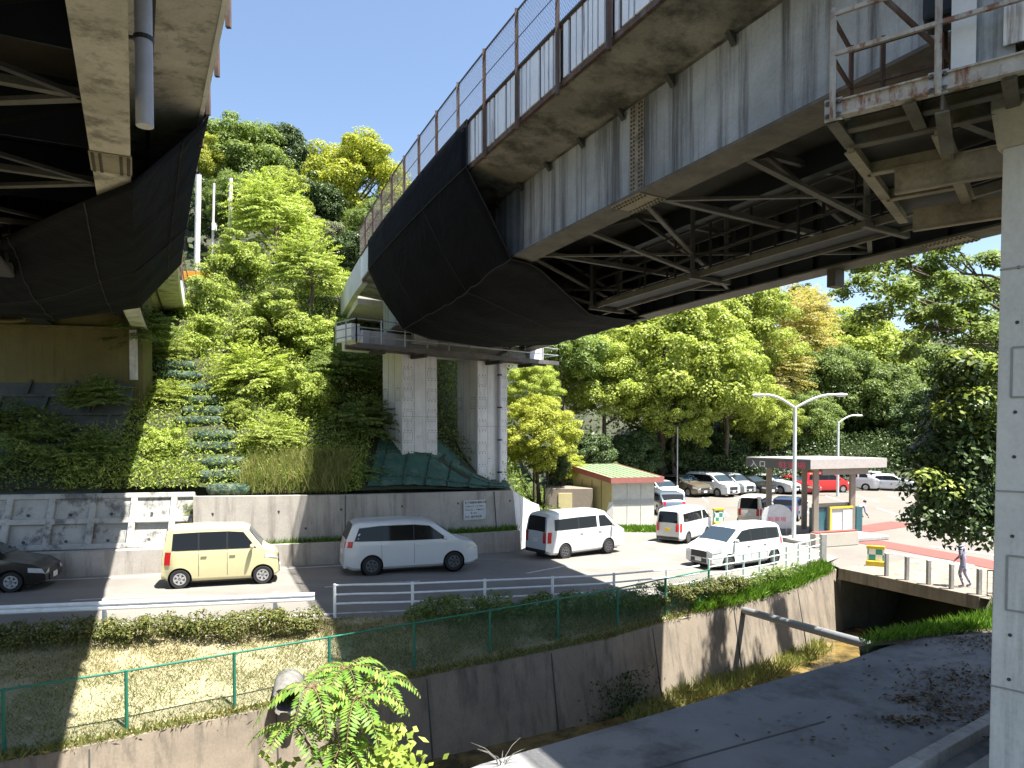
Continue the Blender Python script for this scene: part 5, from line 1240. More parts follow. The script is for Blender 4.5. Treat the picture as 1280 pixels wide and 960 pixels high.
def lamp(x, y, h, arms, label, r=.075):
    root = empty('street_lamp', (x, y, gz(x)), 0, label, 'street lamp', 'street lamps in the car park'); z = gz(x)
    MB().tube([(x, y, z), (x, y, z + h - .9), (x, y, z + h - .6)], [r, r * .8, r * .75], 12).build('pole', M['lamp'], root, smooth=40)
    for dx, dy, L in arms:
        pts = []
        for i in range(9):
            t = i / 8; pts.append((x + dx * L * t, y + dy * L * t, z + h - .65 + .68 * math.sin(t * math.pi * .5) - .06 * t))
        am = MB().tube(pts, r * .6, 10).build('arm', M['lamp'], root, smooth=40)
        e = Vector(pts[-1]); d = Vector((dx, dy, 0)).normalized()
        secs = []
        for t, w_, hh in ((-.05, .04, .03), (.1, .10, .06), (.35, .15, .08), (.55, .12, .05), (.62, .03, .02)):
            c = e + d * t + UP * .0; sdv = Vector((-d.y, d.x, 0)); secs.append([c + sdv * w_ * math.cos(a) + UP * hh * math.sin(a) for a in [2 * math.pi * k / 12 for k in range(12)]])
        hd_ = MB().loft(secs).build('lamp_head', M['lamp'], root, smooth=50)
        MB().box(e + d * .32 - UP * .07, (.34, .2, .05), Matrix.Rotation(math.atan2(d.y, d.x), 3, 'Z')).build('lamp_glass', M['lampglass'], hd_)
lamp(13.35, 34.0, 7.0, [(-1, .1, 1.35), (1, -.1, 1.75)], 'two armed pale street lamp standing in front of the ticket booth', .10)
lamp(26.5, 58.5, 6.6, [(1, 0, 1.35)], 'single armed street lamp behind the ticket booth canopy', .11)
pl_ = MB().tube([(13.4, 58.3, gz(14)), (13.4, 58.3, 5.2)], .05, 8).build('pole', M['steel']); tag(pl_, 'thin grey pole standing between trees behind the bronze brown car', 'pole')
# yellow boards and the small sign
def checker(x, y, w, h, rz, label):
    root = empty('checker_board', (x, y, gz(x)), rz, label, 'road marker')
    MB().box((0, 0, .12), (w * 1.15, .4, .24)).build('foot', M['booth_yellow'], root, None, False, .02)
    MB().box((0, 0, .24 + h / 2), (w, .12, h)).build('board', M['checker'], root, None, False)
    MB().box((0, 0, .3 + h), (w * 1.1, .18, .12)).build('cap', M['booth_yellow'], root, None, False, .01)
checker(11.5, 40.0, .62, .62, R(20), 'yellow framed checkered marker among the cars on the forecourt')
checker(14.1, 27.8, .58, .45, R(-30), 'yellow framed green checkered marker at the end of the culvert')
sx, sy = 13.7, 36.3
sgn = empty('round_sign', (sx - .3, sy, gz(sx)), 0, 'white round topped sign with red lettering beside the lamp pole', 'sign')
x0 = Vector((sx - .3, sy, gz(sx)))
mb = MB(); mb.loft([[x0 + Vector((.78 * math.cos(a), -.03, .95 + .62 * math.sin(a))) for a in [math.pi * k / 16 for k in range(17)]] + [x0 + Vector((-.78, -.03, .35)), x0 + Vector((.78, -.03, .35))], [x0 + Vector((.78 * math.cos(a), .03, .95 + .62 * math.sin(a))) for a in [math.pi * k / 16 for k in range(17)]] + [x0 + Vector((-.78, .03, .35)), x0 + Vector((.78, .03, .35))]]).build('board', M['signface'], sgn)
mb = MB(); mb.bar(x0 + Vector((-.5, 0.05, 0)), x0 + Vector((-.5, 0.05, .6)), .05); mb.bar(x0 + Vector((.5, 0.05, 0)), x0 + Vector((.5, 0.05, .6)), .05); mb.build('leg', M['steel'], sgn)
text('駐車場', .26, 'lettering', M['textred'], x0 + Vector((-.48, -.035, .72)), (1, 0, 0), UP, sgn, .004, 1.2)
# far building and the netted mound behind the car park
fb = empty('building', (32, 78, 0), 0, 'long low slate roofed building behind the white parked vehicles', 'building')
MB().box((41, 80, 1.2), (28, 9, 3.4)).build('wall', M['hut_front'], fb)
mb = MB(); mb.loft([[Vector((26.6, 74.6, 2.0)), Vector((26.6, 85, 2.0)), Vector((26.6, 85, 3.4)), Vector((26.6, 79, 4.3)), Vector((26.6, 74.6, 2.6))], [Vector((55.4, 74.6, 2.0)), Vector((55.4, 85, 2.0)), Vector((55.4, 85, 3.4)), Vector((55.4, 79, 4.3)), Vector((55.4, 74.6, 2.6))]]).build('roof', M['greyroof'], fb)
mb = MB()
for i in range(7): mb.box((28.8 + i * 3.7, 75.45, 1.0), (1.9, .12, 1.4))
mb.build('window', M['glass_blue'], fb)
secs = []
for i in range(13):
    t = i / 12; x = 21.3 + 6.5 * t; hh = 3.4 * math.sin(math.pi * min(t * 1.1 + .08, 1)) ** .6 + rnd.uniform(-.15, .15) + .2
    secs.append([(x, 64.0 - .4 * rnd.random(), -.5), (x, 65.0, -.4 + hh * .55), (x, 66.2, -.4 + hh * .95), (x, 68.2, -.4 + hh), (x, 70, -.5)])
o = MB().loft(secs, closed=False).build('covered_mound', M['greyblue'], smooth=30); tag(o, 'grey blue sheeted mound behind the red parked car', 'mound')
# ------------------------------------------------------------------ roadside rails and fences
gr = empty('guardrail', (-14, 16.4, 0), 0, 'white beam guardrail along the left part of the road edge', 'guardrail')
gl = [p for p in resample(offs(RN, .12), .5) if -34 < p[0] < -4.6]
secs = []
for p in gl:
    t = Vector((0.97, 0.24, 0)); n = Vector((t.y, -t.x, 0)); b = Vector((p[0], p[1], gz(p[0])))
    secs.append([b + n * o_ + UP * z for o_, z in ((0, .46), (.04, .49), (.04, .53), (.0, .57), (.04, .61), (.04, .65), (0, .68), (-.02, .68), (-.02, .46))])
MB().loft(secs).build('beam', M['guard'], gr)
for i in range(1, len(gl), 8):
    p = gl[i]; MB().tube([(p[0], p[1] + .1, gz(p[0]) - .3), (p[0], p[1] + .1, .70)], .06, 10).build('post', M['guard'], gr, smooth=40)
g2 = empty('pipe_railing', (0, 19.5, 0), 0, 'white pipe railing along the road edge beside the hedge in shade', 'railing')
gl = [p for p in resample(offs(RN, .12), .5) if -4.6 <= p[0] < 6.2]
m_ = MB()
for z in (.36, .60, .84): m_.tube([(p[0], p[1], gz(p[0]) + z) for p in gl], .027, 8)
m_.build('rail', M['guard'], g2, smooth=40)
for i in range(0, len(gl), 4):
    p = gl[i]; MB().tube([(p[0], p[1], gz(p[0]) - .4), (p[0], p[1], gz(p[0]) + .88)], .04, 8).build('post', M['guard'], g2, smooth=40)
g3 = empty('road_fence', (9, 25, -.4), 0, 'pale green railing beside the white minivan above the channel', 'fence')
gl = [p for p in resample(offs(RN, .10), .5) if 6.2 <= p[0]]
m_ = MB()
for z in (.25, .5, .75, 1.0): m_.tube([(p[0], p[1], gz(p[0]) + z) for p in gl], .026, 8)
m_.build('rail', M['pale_green'], g3, smooth=40)
for i in range(0, len(gl), 2):
    p = gl[i]; MB().tube([(p[0], p[1], gz(p[0]) - .4), (p[0], p[1], gz(p[0]) + 1.03)], .035, 8).build('post', M['pale_green'], g3, smooth=40)
p = gl[-1]; MB().bar((p[0] + .1, p[1], -.6), (p[0] + .1, p[1], .75), .22).build('end_post', M['kerb'], g3, bev=.02)
cf = empty('chain_link_fence', (-3, 16.4, -1), 0, 'green chain link fence along the channel at the foot of the lawn', 'fence')
fl = [(-24, 6.65), (-20, 8.4), (-8.6, 13.5), (2.5, 19.5), (5.3, 21.65), (7.3, 23.1)]
fpts = resample(fl, 2.0); fz_ = lambda x: interp(CWZ, x) + .06
fp_ = [Vector((p[0], p[1], fz_(p[0]))) for p in fpts]
for p in fp_: MB().tube([p - UP * .3, p + UP * 1.22], .034, 10).build('fence_post', M['green_steel'], cf, smooth=40)
m_ = MB(); m_.tube([p + UP * 1.2 for p in fp_], .022, 8); m_.tube([p + UP * .06 for p in fp_], .008, 6); m_.build('top_rail', M['green_steel'], cf, smooth=40)
m_ = MB()
for a, b in zip(fp_, fp_[1:]):
    L = (b - a).length; st = .095; x = -1.12
    while x < L:
        for sg_ in (1, -1):
            c0_, c1_ = max(x, 0), min(x + 1.12, L)
            if c1_ > c0_ + .03:
                f = lambda t: (t - x) if sg_ > 0 else 1.12 - (t - x)
                m_.bar(a.lerp(b, c0_ / L) + UP * (.06 + f(c0_)), a.lerp(b, c1_ / L) + UP * (.06 + f(c1_)), .0034)
        x += st
m_.build('fence_mesh', M['green_steel'], cf)
cr = empty('culvert_railing', tuple(B), 0, 'dark thin bar railing beyond the culvert near the column', 'railing')
m_ = MB(); b0 = B + nc * .4 + UP * zc; b1 = b0 + Vector((3.2, -1.0, .1))
for i in range(22): p = b0.lerp(b1, i / 21); m_.bar(p, p + UP * .8, .018)
m_.bar(b0 + UP * .8, b1 + UP * .8, .035); m_.bar(b0 + UP * .08, b1 + UP * .08, .03); m_.build('bars', M['brace_dark'], cr)
# poles and the orange barrier up on the slope
for (u, v0, v1, Y, r, lab) in ((250, 222, 352, 40.5, .16, 'thickest white weathered pole on the slope above the orange barrier'), (269, 232, 352, 41, .07, 'thin grey pole carrying a small box on the slope'), (290, 226, 352, 41.5, .11, 'white pole half covered by leaves on the slope')):
    b = at(u - 3, v1, Y); t = at(u + 2, v0, Y)
    o = MB().tube([(b.x, b.y, b.z - 1.5), t], r, 10).build('utility_pole', M['pole'], smooth=40); tag(o, lab, 'pole', 'poles on the slope')
    if r == .07: MB().box(b.lerp(t, .55) + Vector((.12, -.05, 0)), (.22, .2, .4)).build('junction_box', M['white'], o)
b = at(242, 346, 39.5)
ob_ = empty('barrier', (b.x, b.y, b.z - .4), 0, 'orange barrier board behind bushes at the top of the slope', 'barrier')
MB().box(b, (2.3, .06, .5)).build('board', M['orange'], ob_, bev=.01)
mb = MB(); mb.bar(b + Vector((-.9, .06, -.9)), b + Vector((-.9, .06, .2)), .06); mb.bar(b + Vector((.9, .06, -.9)), b + Vector((.9, .06, .2)), .06); mb.build('leg', M['steel'], ob_)

# ------------------------------------------------------------------ people
def figure(name, loc, rz, h, joints, edges, radii, cloth, leg_mat, label, extra=None, hat=None):
    root = empty(name, loc, rz, label, 'person'); s = h / 1.7
    me = bpy.data.meshes.new('body'); me.from_pydata([tuple(Vector(j) * s) for j in joints], edges, [])
    o = bpy.data.objects.new('body', me); col.objects.link(o); o.parent = root
    sk = o.modifiers.new('skin', 'SKIN'); sk.use_smooth_shade = True
    for i, v in enumerate(me.skin_vertices[0].data):
        v.radius = (radii[i][0] * s, radii[i][1] * s); v.use_root = (i == 0)
    sub = o.modifiers.new('sub', 'SUBSURF'); sub.levels = 2; sub.render_levels = 2
    bpy.context.view_layer.update()
    dg = bpy.context.evaluated_depsgraph_get(); m2 = bpy.data.meshes.new_from_object(o.evaluated_get(dg)); o.modifiers.clear(); o.data = m2
    m2.materials.clear(); m2.materials.append(cloth); m2.materials.append(leg_mat); m2.materials.append(M['skin'])
    hip = Vector(joints[0]).z * s; hd0 = Vector(joints[3]) * s
    hands = [Vector(joints[i]) * s for i in (7, 10)]
    for p in m2.polygons:
        c = p.center
        p.material_index = 1 if c.z < hip else 2 if (c.z > hd0.z and (c - hd0).length < .5 * s and c.z > hd0.z + .01) or min((c - q).length for q in hands) < .10 * s else 0
    return root, o, s
J = [(0, 0, .92), (.02, 0, 1.15), (.06, 0, 1.38), (.10, 0, 1.47), (.14, 0, 1.60),
     (.06, .19, 1.37), (.10, .24, 1.10), (.26, .20, .92), (.06, -.19, 1.37), (.02, -.24, 1.10), (.20, -.22, .92),
     (0, .09, .88), (.10, .10, .48), (-.02, .10, .08), (.14, .10, .03), (0, -.09, .88), (-.06, -.10, .48), (-.24, -.10, .10), (-.10, -.10, .03)]
Ed = [(0, 1), (1, 2), (2, 3), (3, 4), (2, 5), (5, 6), (6, 7), (2, 8), (8, 9), (9, 10), (0, 11), (11, 12), (12, 13), (13, 14), (0, 15), (15, 16), (16, 17), (17, 18)]
Rd = [(.15, .13), (.14, .11), (.15, .10), (.055, .055), (.09, .10), (.06, .06), (.045, .045), (.03, .03), (.06, .06), (.045, .045), (.03, .03), (.09, .09), (.065, .065), (.042, .042), (.04, .03), (.09, .09), (.065, .065), (.042, .042), (.04, .03)]
def head_parts(root, s, J, hair, hatm=None):
    c = Vector(J[4]) * s
    MB().sphere(c + Vector((-.015, 0, .045)) * s, (.10 * s, .085 * s, .085 * s), 14, 9).build('hair', hair, root, 60, False)
    mb = MB(); mb.sphere(c + Vector((.093, 0, -.015)) * s, (.018 * s, .012 * s, .02 * s), 8, 6); 
    for q in (-1, 1): mb.sphere(c + Vector((0, q * .083, -.01)) * s, (.015 * s, .01 * s, .025 * s), 8, 6)
    mb.build('face', M['skin'], root, 60, False)
    if hatm: MB().lathe([(.001, .15 * s), (.07 * s, .145 * s), (.095 * s, .09 * s), (.10 * s, .05 * s), (.17 * s, .03 * s), (.17 * s, .02 * s), (.10 * s, .035 * s)], c, 'z', 20).build('hat', hatm, root, 60, False)
    for i in (7, 10):
        w = Vector(J[i]) * s; fm = MB()
        for k in range(4): fm.tube([w + Vector((.01, (k - 1.5) * .018, -.03)) * s, w + Vector((.04, (k - 1.5) * .02, -.09)) * s, w + Vector((.035, (k - 1.5) * .019, -.13)) * s], [.010 * s, .009 * s, .007 * s], 6)
        fm.tube([w + Vector((.03, .03, -.01)) * s, w + Vector((.06, .035, -.05)) * s], .010 * s, 6)
        fm.build('hand', M['skin'], root, 60, False)
J2 = [list(j) for j in J]
for i, dx, dz in ((1, .10, -.02), (2, .26, -.06), (3, .33, -.05), (4, .40, -.08), (5, .26, -.06), (8, .26, -.06), (6, .34, -.12), (9, .30, -.12), (7, .32, -.16), (10, .34, -.16)): J2[i][0] += dx; J2[i][2] += dz
J2[16][0] -= .1; J2[17][0] -= .2; J2[18][0] -= .2
px = (1073 - 640) / FPX * 38.5
rt_, o_, s_ = figure('person', (px, 38.5, gz(px)), R(20), 1.62, J2, Ed, Rd, M['shirt'], M['trousers'], 'person in a lavender shirt leaning forward beside the ticket booth')
head_parts(rt_, s_, J2, M['hair'])
pp = A.lerp(B, .80) + nc * .85
rt_, o_, s_ = figure('person', (pp.x, pp.y, zc + .02), R(150), 1.66, J, Ed, Rd, M['pattern'], M['pattern'], 'person in patterned grey purple clothes and pale hat on the culvert')
head_parts(rt_, s_, J, M['hair'], M['hat'])
# ------------------------------------------------------------------ trees
CR = {}
for nm, mat, n, kw in (
    ('bright', 'bright', 2, dict(clumps=150, per=330, leaf=.031, cr=(.11, .20))), ('yellow', 'yellow', 2, dict(clumps=130, per=350, leaf=.032, cr=(.12, .21))),
    ('mid', 'mid', 2, dict(clumps=130, per=330, leaf=.033)), ('dark', 'dark', 2, dict(clumps=110, per=300, leaf=.038)),
    ('greyg', 'greyg', 1, dict(clumps=60, per=300, leaf=.034, cr=(.13, .22)))):
    CR[nm] = [crown_mesh('crown', 11 * i + len(nm) * 7, LM[mat], **kw) for i in range(n)]
CR['bamboo'] = [spray_mesh('crown', 5, LM['bamboo'], 190, 10, (.75, .75, 1.15), .055, .42)]
CR['spray'] = [spray_mesh('crown', 21, LM['fresh'], 170, 11, (1, 1, .95), .072, .5), spray_mesh('crown', 22, LM['fresh'], 150, 10, (.9, .9, 1.1), .08, .55)]
CR['loose'] = [crown_mesh('crown', 77 + i, LM['fresh'], clumps=75, per=240, leaf=.045, cr=(.12, .24), hollow=.35, shape=(1, 1, 1.05)) for i in range(2)]
CR['sprayd'] = [spray_mesh('crown', 23, LM['mid'], 160, 10, (1, 1, .9), .08, .5)]  # same sprays in darker leaves, shade on these bushes put into the colour
def trunk(root, base, top, r, mat, limbs=4, seed=0, spread=1.5):
    g = random.Random(seed); b = Vector(base); t = Vector(top); mid_ = b.lerp(t, .5) + Vector((g.uniform(-.3, .3), g.uniform(-.3, .3), 0))
    mb = MB(); mb.tube([b - UP * .4, b.lerp(mid_, .5), mid_, t], [r * 1.25, r, r * .8, r * .35], 10)
    for k in range(limbs):
        s = b.lerp(t, g.uniform(.45, .85)); a = g.uniform(0, 6.28); e = s + Vector((math.cos(a) * spread, math.sin(a) * spread, spread * g.uniform(.4, .9)))
        mb.tube([s, s.lerp(e, .5) + UP * .15, e], [r * .45, r * .3, r * .1], 7)
    return mb.build('trunk', mat, root, smooth=50)
SIDE = {'bright': 'bright yellow green', 'yellow': 'golden green', 'mid': 'mid green', 'dark': 'dark evergreen', 'greyg': 'grey green', 'bamboo': 'straw coloured bamboo like', 'spray': 'fresh green feathery', 'sprayd': 'shaded feathery'}
ti = 0
def tree(kind, u, v, Y, rp, label, group, name='tree', zs=1.0, mat='bark'):
    global ti; ti += 1
    if group in (GH, GR): rp *= 1.12
    g = random.Random(ti * 13); c = at(u, v, Y); r = rp / FPX * Y
    zg = hz(c.x, c.y); zg = min(zg, c.z - r * .6)
    root = empty(name, (c.x, c.y, zg), 0, label, 'bush' if name == 'bush' else 'tree', group)
    me = CR[kind][ti % len(CR[kind])]
    o = bpy.data.objects.new('crown', me); col.objects.link(o); o.parent = root; o.location = (0, 0, c.z - zg)
    o.rotation_euler = (g.uniform(-.12, .12), g.uniform(-.12, .12), g.uniform(0, 6.28)); o.scale = (r * g.uniform(.93, 1.08), r * g.uniform(.93, 1.08), r * zs * g.uniform(.93, 1.1))
    trunk(root, (c.x, c.y, zg), (c.x, c.y, c.z + r * .3), max(.05, r * .045), M[mat], 5, ti, r * .55)
    return root
GH = 'trees covering the hill behind the left slope'; GR = 'trees covering the hill behind the car park'; GS = 'young trees overgrowing the slope'; GU = 'low dark trees behind the parked cars'
for kind, u, v, Y, rp, lab in [
    ('mid', 302, 212, 64, 68, 'tall mid green tree on the skyline left of the golden crown'), ('yellow', 248, 205, 60, 40, 'golden green tree beside the black cloth of the left bridge'), ('dark', 352, 205, 67, 46, 'dark tree on the skyline between two lighter crowns'),
    ('yellow', 448, 240, 60, 70, 'large golden green rounded tree left of the bridge fence'), ('dark', 398, 268, 56, 46, 'dark evergreen below the large golden crown'), ('mid', 470, 300, 55, 50, 'mid green tree just left of the bridge end fence'),
    ('dark', 236, 262, 55, 46, 'dark evergreen behind the white poles'), ('mid', 300, 262, 53, 46, 'mid green tree behind the thin grey pole'), ('greyg', 408, 312, 49, 44, 'grey green twiggy tree above the slope bushes'), ('dark', 446, 330, 47, 46, 'dark tree close above the bridge end parapet'), ('bright', 350, 260, 50, 45, 'bright green tree rising in the middle of the slope')]:
    tree(kind, u, v, Y, rp, lab, GH)
for u, v, Y, rp, kind in ((160, 205, 66, 66, 'mid'), (95, 220, 64, 60, 'dark'), (30, 220, 66, 66, 'mid'), (-60, 230, 66, 70, 'dark'), (180, 290, 55, 50, 'mid'), (100, 310, 55, 50, 'dark'), (20, 310, 55, 60, 'mid'), (540, 290, 66, 60, 'mid'), (600, 340, 66, 60, 'dark'), (520, 370, 56, 50, 'dark')):
    tree(kind, u, v, Y, rp, 'rounded tree on the hill mostly hidden by the bridges', GH)
for kind, u, v, Y, rp, lab in [
    ('spray', 345, 280, 42, 56, 'highest feathery young tree in the middle of the slope'), ('loose', 300, 335, 39, 50, 'leafy young tree just right of the white poles'), ('spray', 388, 345, 38, 56, 'feathery young tree beside the far platform railing'), ('loose', 340, 410, 34.5, 62, 'broad leafy tree in the centre of the slope'),
    ('loose', 262, 385, 37, 46, 'leafy young tree above the top of the netted steps'), ('loose', 402, 425, 35, 44, 'leafy young tree left of the left pier column'), ('spray', 318, 475, 31.5, 50, 'leaning feathery tree right of the upper steps'), ('loose', 385, 500, 31, 52, 'leafy tree low on the slope by the shadow edge'),
    ('spray', 340, 555, 28.8, 40, 'low feathery bush right of the lower steps'), ('loose', 200, 560, 27.6, 36, 'leafy bush left of the steps in sunlight'), ('spray', 178, 608, 26.9, 20, 'small bush hanging over the crib wall'), ('spray', 240, 640, 26.0, 14, 'small leafy weed hanging over the pale wall'), ('greyg', 222, 420, 35, 30, 'grey leaved shrub at the shadow edge above the steps'), ('spray', 215, 500, 30, 26, 'small bush on the left of the middle steps'),
    ('loose', 248, 520, 29.6, 17, 'small bush growing over the middle steps'), ('loose', 262, 590, 27.4, 13, 'small bush on the left end of the lower steps'), ('loose', 258, 430, 34.2, 40, 'leafy bush just above the topmost step'), ('spray', 212, 450, 32.5, 30, 'feathery bush between the steps and the yellow abutment'), ('loose', 300, 520, 29.6, 26, 'leafy bush over the right ends of the middle steps'), ('sprayd', 455, 540, 30.6, 50, 'shaded bush in front of the left pier column'), ('sprayd', 432, 470, 33, 48, 'shaded tree left of the pier under the platform'), ('sprayd', 455, 598, 29.2, 34, 'low shaded bush on top of the retaining wall'), ('sprayd', 60, 570, 26.8, 60, 'wide shaded bush over the block wall at left'), ('sprayd', 125, 585, 26.8, 52, 'shaded bush at the shadow edge over the block wall'), ('sprayd', 10, 540, 27.2, 48, 'shaded bush at the left picture edge over the block wall'), ('sprayd', 120, 500, 28.0, 36, 'thin shaded bush before the yellow abutment'), ('sprayd', 180, 420, 30, 42, 'tall shaded sapling at the corner of the yellow abutment')]:
    tree(kind, u, v, Y, rp, lab, GS, 'tree' if rp > 34 else 'bush')
for kind, u, v, Y, rp, lab in [
    ('bright', 830, 462, 62, 98, 'largest bright green tree right of the bridge pier'), ('bright', 755, 478, 60, 66, 'bright green tree left of the largest bright one'), ('mid', 705, 450, 58, 58, 'mid green tree beside the far pier platform'), ('bright', 885, 440, 70, 76, 'bright green tree under the dark bridge underside'), ('bright', 930, 432, 74, 70, 'bright green tree left of the straw coloured bamboo'), ('bright', 905, 492, 63, 62, 'lower bright green tree above the black hatchback'), ('bright', 845, 520, 61, 52, 'lowest bright green tree above the white minivan'),
    ('bamboo', 985, 432, 80, 62, 'straw coloured bamboo like clump on the hill'), ('bamboo', 965, 480, 72, 46, 'lower straw coloured clump beside the lamp arm'), ('bamboo', 1010, 400, 84, 36, 'highest straw coloured clump near the skyline'), ('bright', 1045, 456, 92, 72, 'rounded bright tree on the hill skyline right of the bamboo'), ('bright', 1098, 484, 89, 74, 'rounded bright green tree on the descending skyline'), ('mid', 1152, 500, 86, 76, 'rounded mid green tree at the low end of the skyline'),
    ('mid', 1045, 488, 76, 58, 'mid green tree right of the two armed lamp'), ('mid', 1105, 505, 76, 60, 'mid green tree above the single armed lamp'), ('dark', 1172, 530, 70, 58, 'dark tree beside the shaded foliage at right'), ('bright', 962, 525, 66, 44, 'bright green tree just left of the lamp pole'), ('mid', 1010, 530, 70, 44, 'mid green tree behind the lamp pole'), ('dark', 1000, 380, 104, 26, 'dark tree on the highest point of the right skyline')]:
    tree(kind, u, v, Y, rp, lab, GR)
for i, (u, v, Y, rp) in enumerate([(735, 575, 57, 46), (790, 570, 60, 46), (850, 575, 63, 42), (905, 572, 65, 44), (955, 572, 68, 42), (1020, 560, 73, 46), (1085, 560, 76, 46), (1150, 570, 70, 56), (1220, 560, 70, 60), (1290, 540, 70, 70), (1360, 520, 76, 80)]):
    tree('dark', u, v, Y, rp, 'low dark tree in the row of shade behind the parked cars', GU)  # dark leaf colour stands in for shade under the overhanging crowns
tree('yellow', 676, 545, 40, 56, 'golden green bush beside the right pier column', None, 'bush')
tree('yellow', 712, 585, 42, 24, 'small golden green bush just left of the hut roof', None, 'bush')
tree('bright', 668, 490, 43, 42, 'bright green bush under the far platform end', None, 'bush')
tree('dark', 688, 580, 40.5, 32, 'dark bush in shade above the shed', None, 'bush')
tree('mid', 560, 510, 43, 46, 'mid green tree seen between the two pier columns', None)
tree('greyg', 557, 575, 37, 26, 'grey green shrub on the ground between the pier columns', None, 'bush')
tree('dark', 520, 480, 47, 46, 'dark tree behind the left pier column', None)
tree('dark', 620, 560, 46, 46, 'dark tree behind the right pier column', None)
for u, v, Y, rp in ((1300, 430, 95, 80), (1400, 440, 95, 90)): tree('mid', u, v, Y, rp, 'rounded tree on the hill hidden behind the near column', GR)

# ------------------------------------------------------------------ the near tree at the right with spreading limbs
def near_tree():
    g = np.random.default_rng(4); rg = random.Random(4)
    base = Vector((15.4, 20.4, -.1)); root = empty('tree', tuple(base), 0, 'near tree spreading its limbs beside the column at right, lower leaves coloured dark for shade', 'tree')
    mb = MB(); tips = []
    top = base + Vector((.2, .2, 9.2))
    mb.tube([base - UP * .5, base + UP * 2, base + UP * 5.2 + Vector((-.2, 0, 0)), top], [.34, .28, .2, .08], 10)
    def limb(s, e, r, depth):
        m = s.lerp(e, .5) + Vector((rg.uniform(-.2, .2), rg.uniform(-.2, .2), rg.uniform(.05, .35)))
        mb.tube([s, m, e], [r, r * .75, r * .4], 7)
        if depth == 0: tips.append(e); tips.append(m.lerp(e, .5)); return
        for _ in range(4):
            t = rg.uniform(.4, 1.0); b = (m.lerp(e, (t - .5) * 2) if t > .5 else s.lerp(m, t * 2)); d = (e - s)
            n = d.normalized() * d.length * .22 + Vector((rg.uniform(-1, 1), rg.uniform(-1, 1), rg.uniform(-.6, .5))) * d.length * .2
            limb(b, b + n, r * .5, depth - 1)
        tips.append(e)
    for e, r in ((at(1085, 350, 18.5), .05), (at(1112, 330, 19.5), .05), (at(1140, 420, 19), .04), (at(1150, 340, 20), .05), (at(1225, 350, 21), .05), (at(1200, 330, 20), .05), (at(1165, 395, 18), .04), (at(1180, 360, 22), .045), (at(1110, 375, 19), .04), (at(1190, 430, 20), .04)):
        limb(base + Vector((-.1, 0, rg.uniform(6.2, 8.6))), e, r, 2)
    mb.build('trunk', M['bark'], root, smooth=50)
    P, N = clump_points(g, [np.array(t) for t in tips], [rg.uniform(.22, .42) for _ in tips], 62, .5, .8)
    k = P[:, 2] < 4.8 + 235 / 900 * P[:, 1]; P, N = P[k], N[k]
    leaf_obj('crown', P, N, .13, .075, LM['mid'], root, 9)
    cs, rs = [], []
    for _ in range(150):
        u = rg.gauss(1205, 32); v = rg.uniform(455, 672); lim = interp([(455, 1185), (520, 1160), (600, 1140), (660, 1135), (705, 1160)], v)
        if u < lim + 8: u = lim + rg.uniform(8, 50)
        c = at(u, v - (18 if u < 1160 else 0), rg.uniform(17.6, 21.5)); cs.append(np.array(c)); rs.append(rg.uniform(.35, .75))
    P, N = clump_points(g, cs, rs, 190, .7, .5)
    k = P[:, 2] > 0.55; P, N = P[k], N[k]
    leaf_obj('lower_crown', P, N, .17, .10, LM['dark'], root, 10)  # dark leaves paint in the tree's own shade on its lower mass
    cs2 = [c + np.array([-.1, -.2, .25]) for c in cs if c[2] > 4.6 or rg.random() < .08]
    P, N = clump_points(g, cs2, [rg.uniform(.3, .55) for _ in cs2], 80, .5, .9)
    k = P[:, 2] > 3.0; P, N = P[k], N[k]
    leaf_obj('outer_leaves', P, N, .16, .09, LM['fresh'], root, 12)  # brighter leaf colour stands in for sunlight on the outside
near_tree()

# ------------------------------------------------------------------ undergrowth, grass, hedges
g = np.random.default_rng(8)
def scatter(name, n, fn, L, W, mat, up=.5, seed=1, kind='stuff', parent=None, along=None):
    P = np.array([fn() for _ in range(n)]); N = g.normal(size=(len(P), 3)); N[:, 2] += up
    o = leaf_obj(name, P, N, L, W, mat, parent, seed, along); 
    if kind: tag(o, kind=kind)
    return o
rg = random.Random(31)
def slope_pt(x0, x1, y0, y1, h):
    def f():
        while True:
            x = rg.uniform(x0, x1); y = RP(x) + .3 + (rg.random() ** 1.5) * (y1 - y0)
            if x < -11 and y < RP(x) + .62: continue
            if -5.8 < x < 0.2 and y < RP(x) + 4.0: continue
            xc = (lerp(286, 226, (y - 26.3) / 5.8) - 640) / FPX * y
            if abs(x - xc) < .95 and y < 33 and rg.random() < .5: continue
            z = hz(x, y)
            return (x, y, z + rg.random() ** 2 * h)
    return f
scatter('undergrowth', 80000, slope_pt(-44, -5.2, 0, 22, .8), .13, .055, LM['mid'], .3, 1)
scatter('undergrowth', 34000, slope_pt(-16, -5.2, 0, 16, .7), .16, .05, LM['fresh'], .3, 2)
scatter('undergrowth', 26000, lambda: (lambda x, y: (x, y, hz(x, y) + rg.random() ** 2 * 1.1))(*(lambda x: (x, RP(min(x, .3)) + rg.uniform(3.3, 22)))(rg.uniform(-5.4, 2.6))), .17, .08, LM['mid'], .2, 21)
def hill_pt():
    x = rg.uniform(-70, 130); y = rg.uniform(40, 130)
    if x > 2: y = rg.uniform(64 + max(0, x - 30) * .2, 135)
    return (x, y, hz(x, y) + rg.random() ** 2 * 2.2)
scatter('undergrowth', 52000, hill_pt, .5, .28, LM['dark'], .3, 3)
def trunkzone():
    x = rg.uniform(3, 70); y = rg.uniform(61, 64) + max(0, x - 24) * .5
    return (x, y, hz(x, y) + rg.random() * 3.2)
scatter('undergrowth', 44000, trunkzone, .24, .13, LM['dark'], .2, 4)  # dark leaves paint in the shade below the crowns
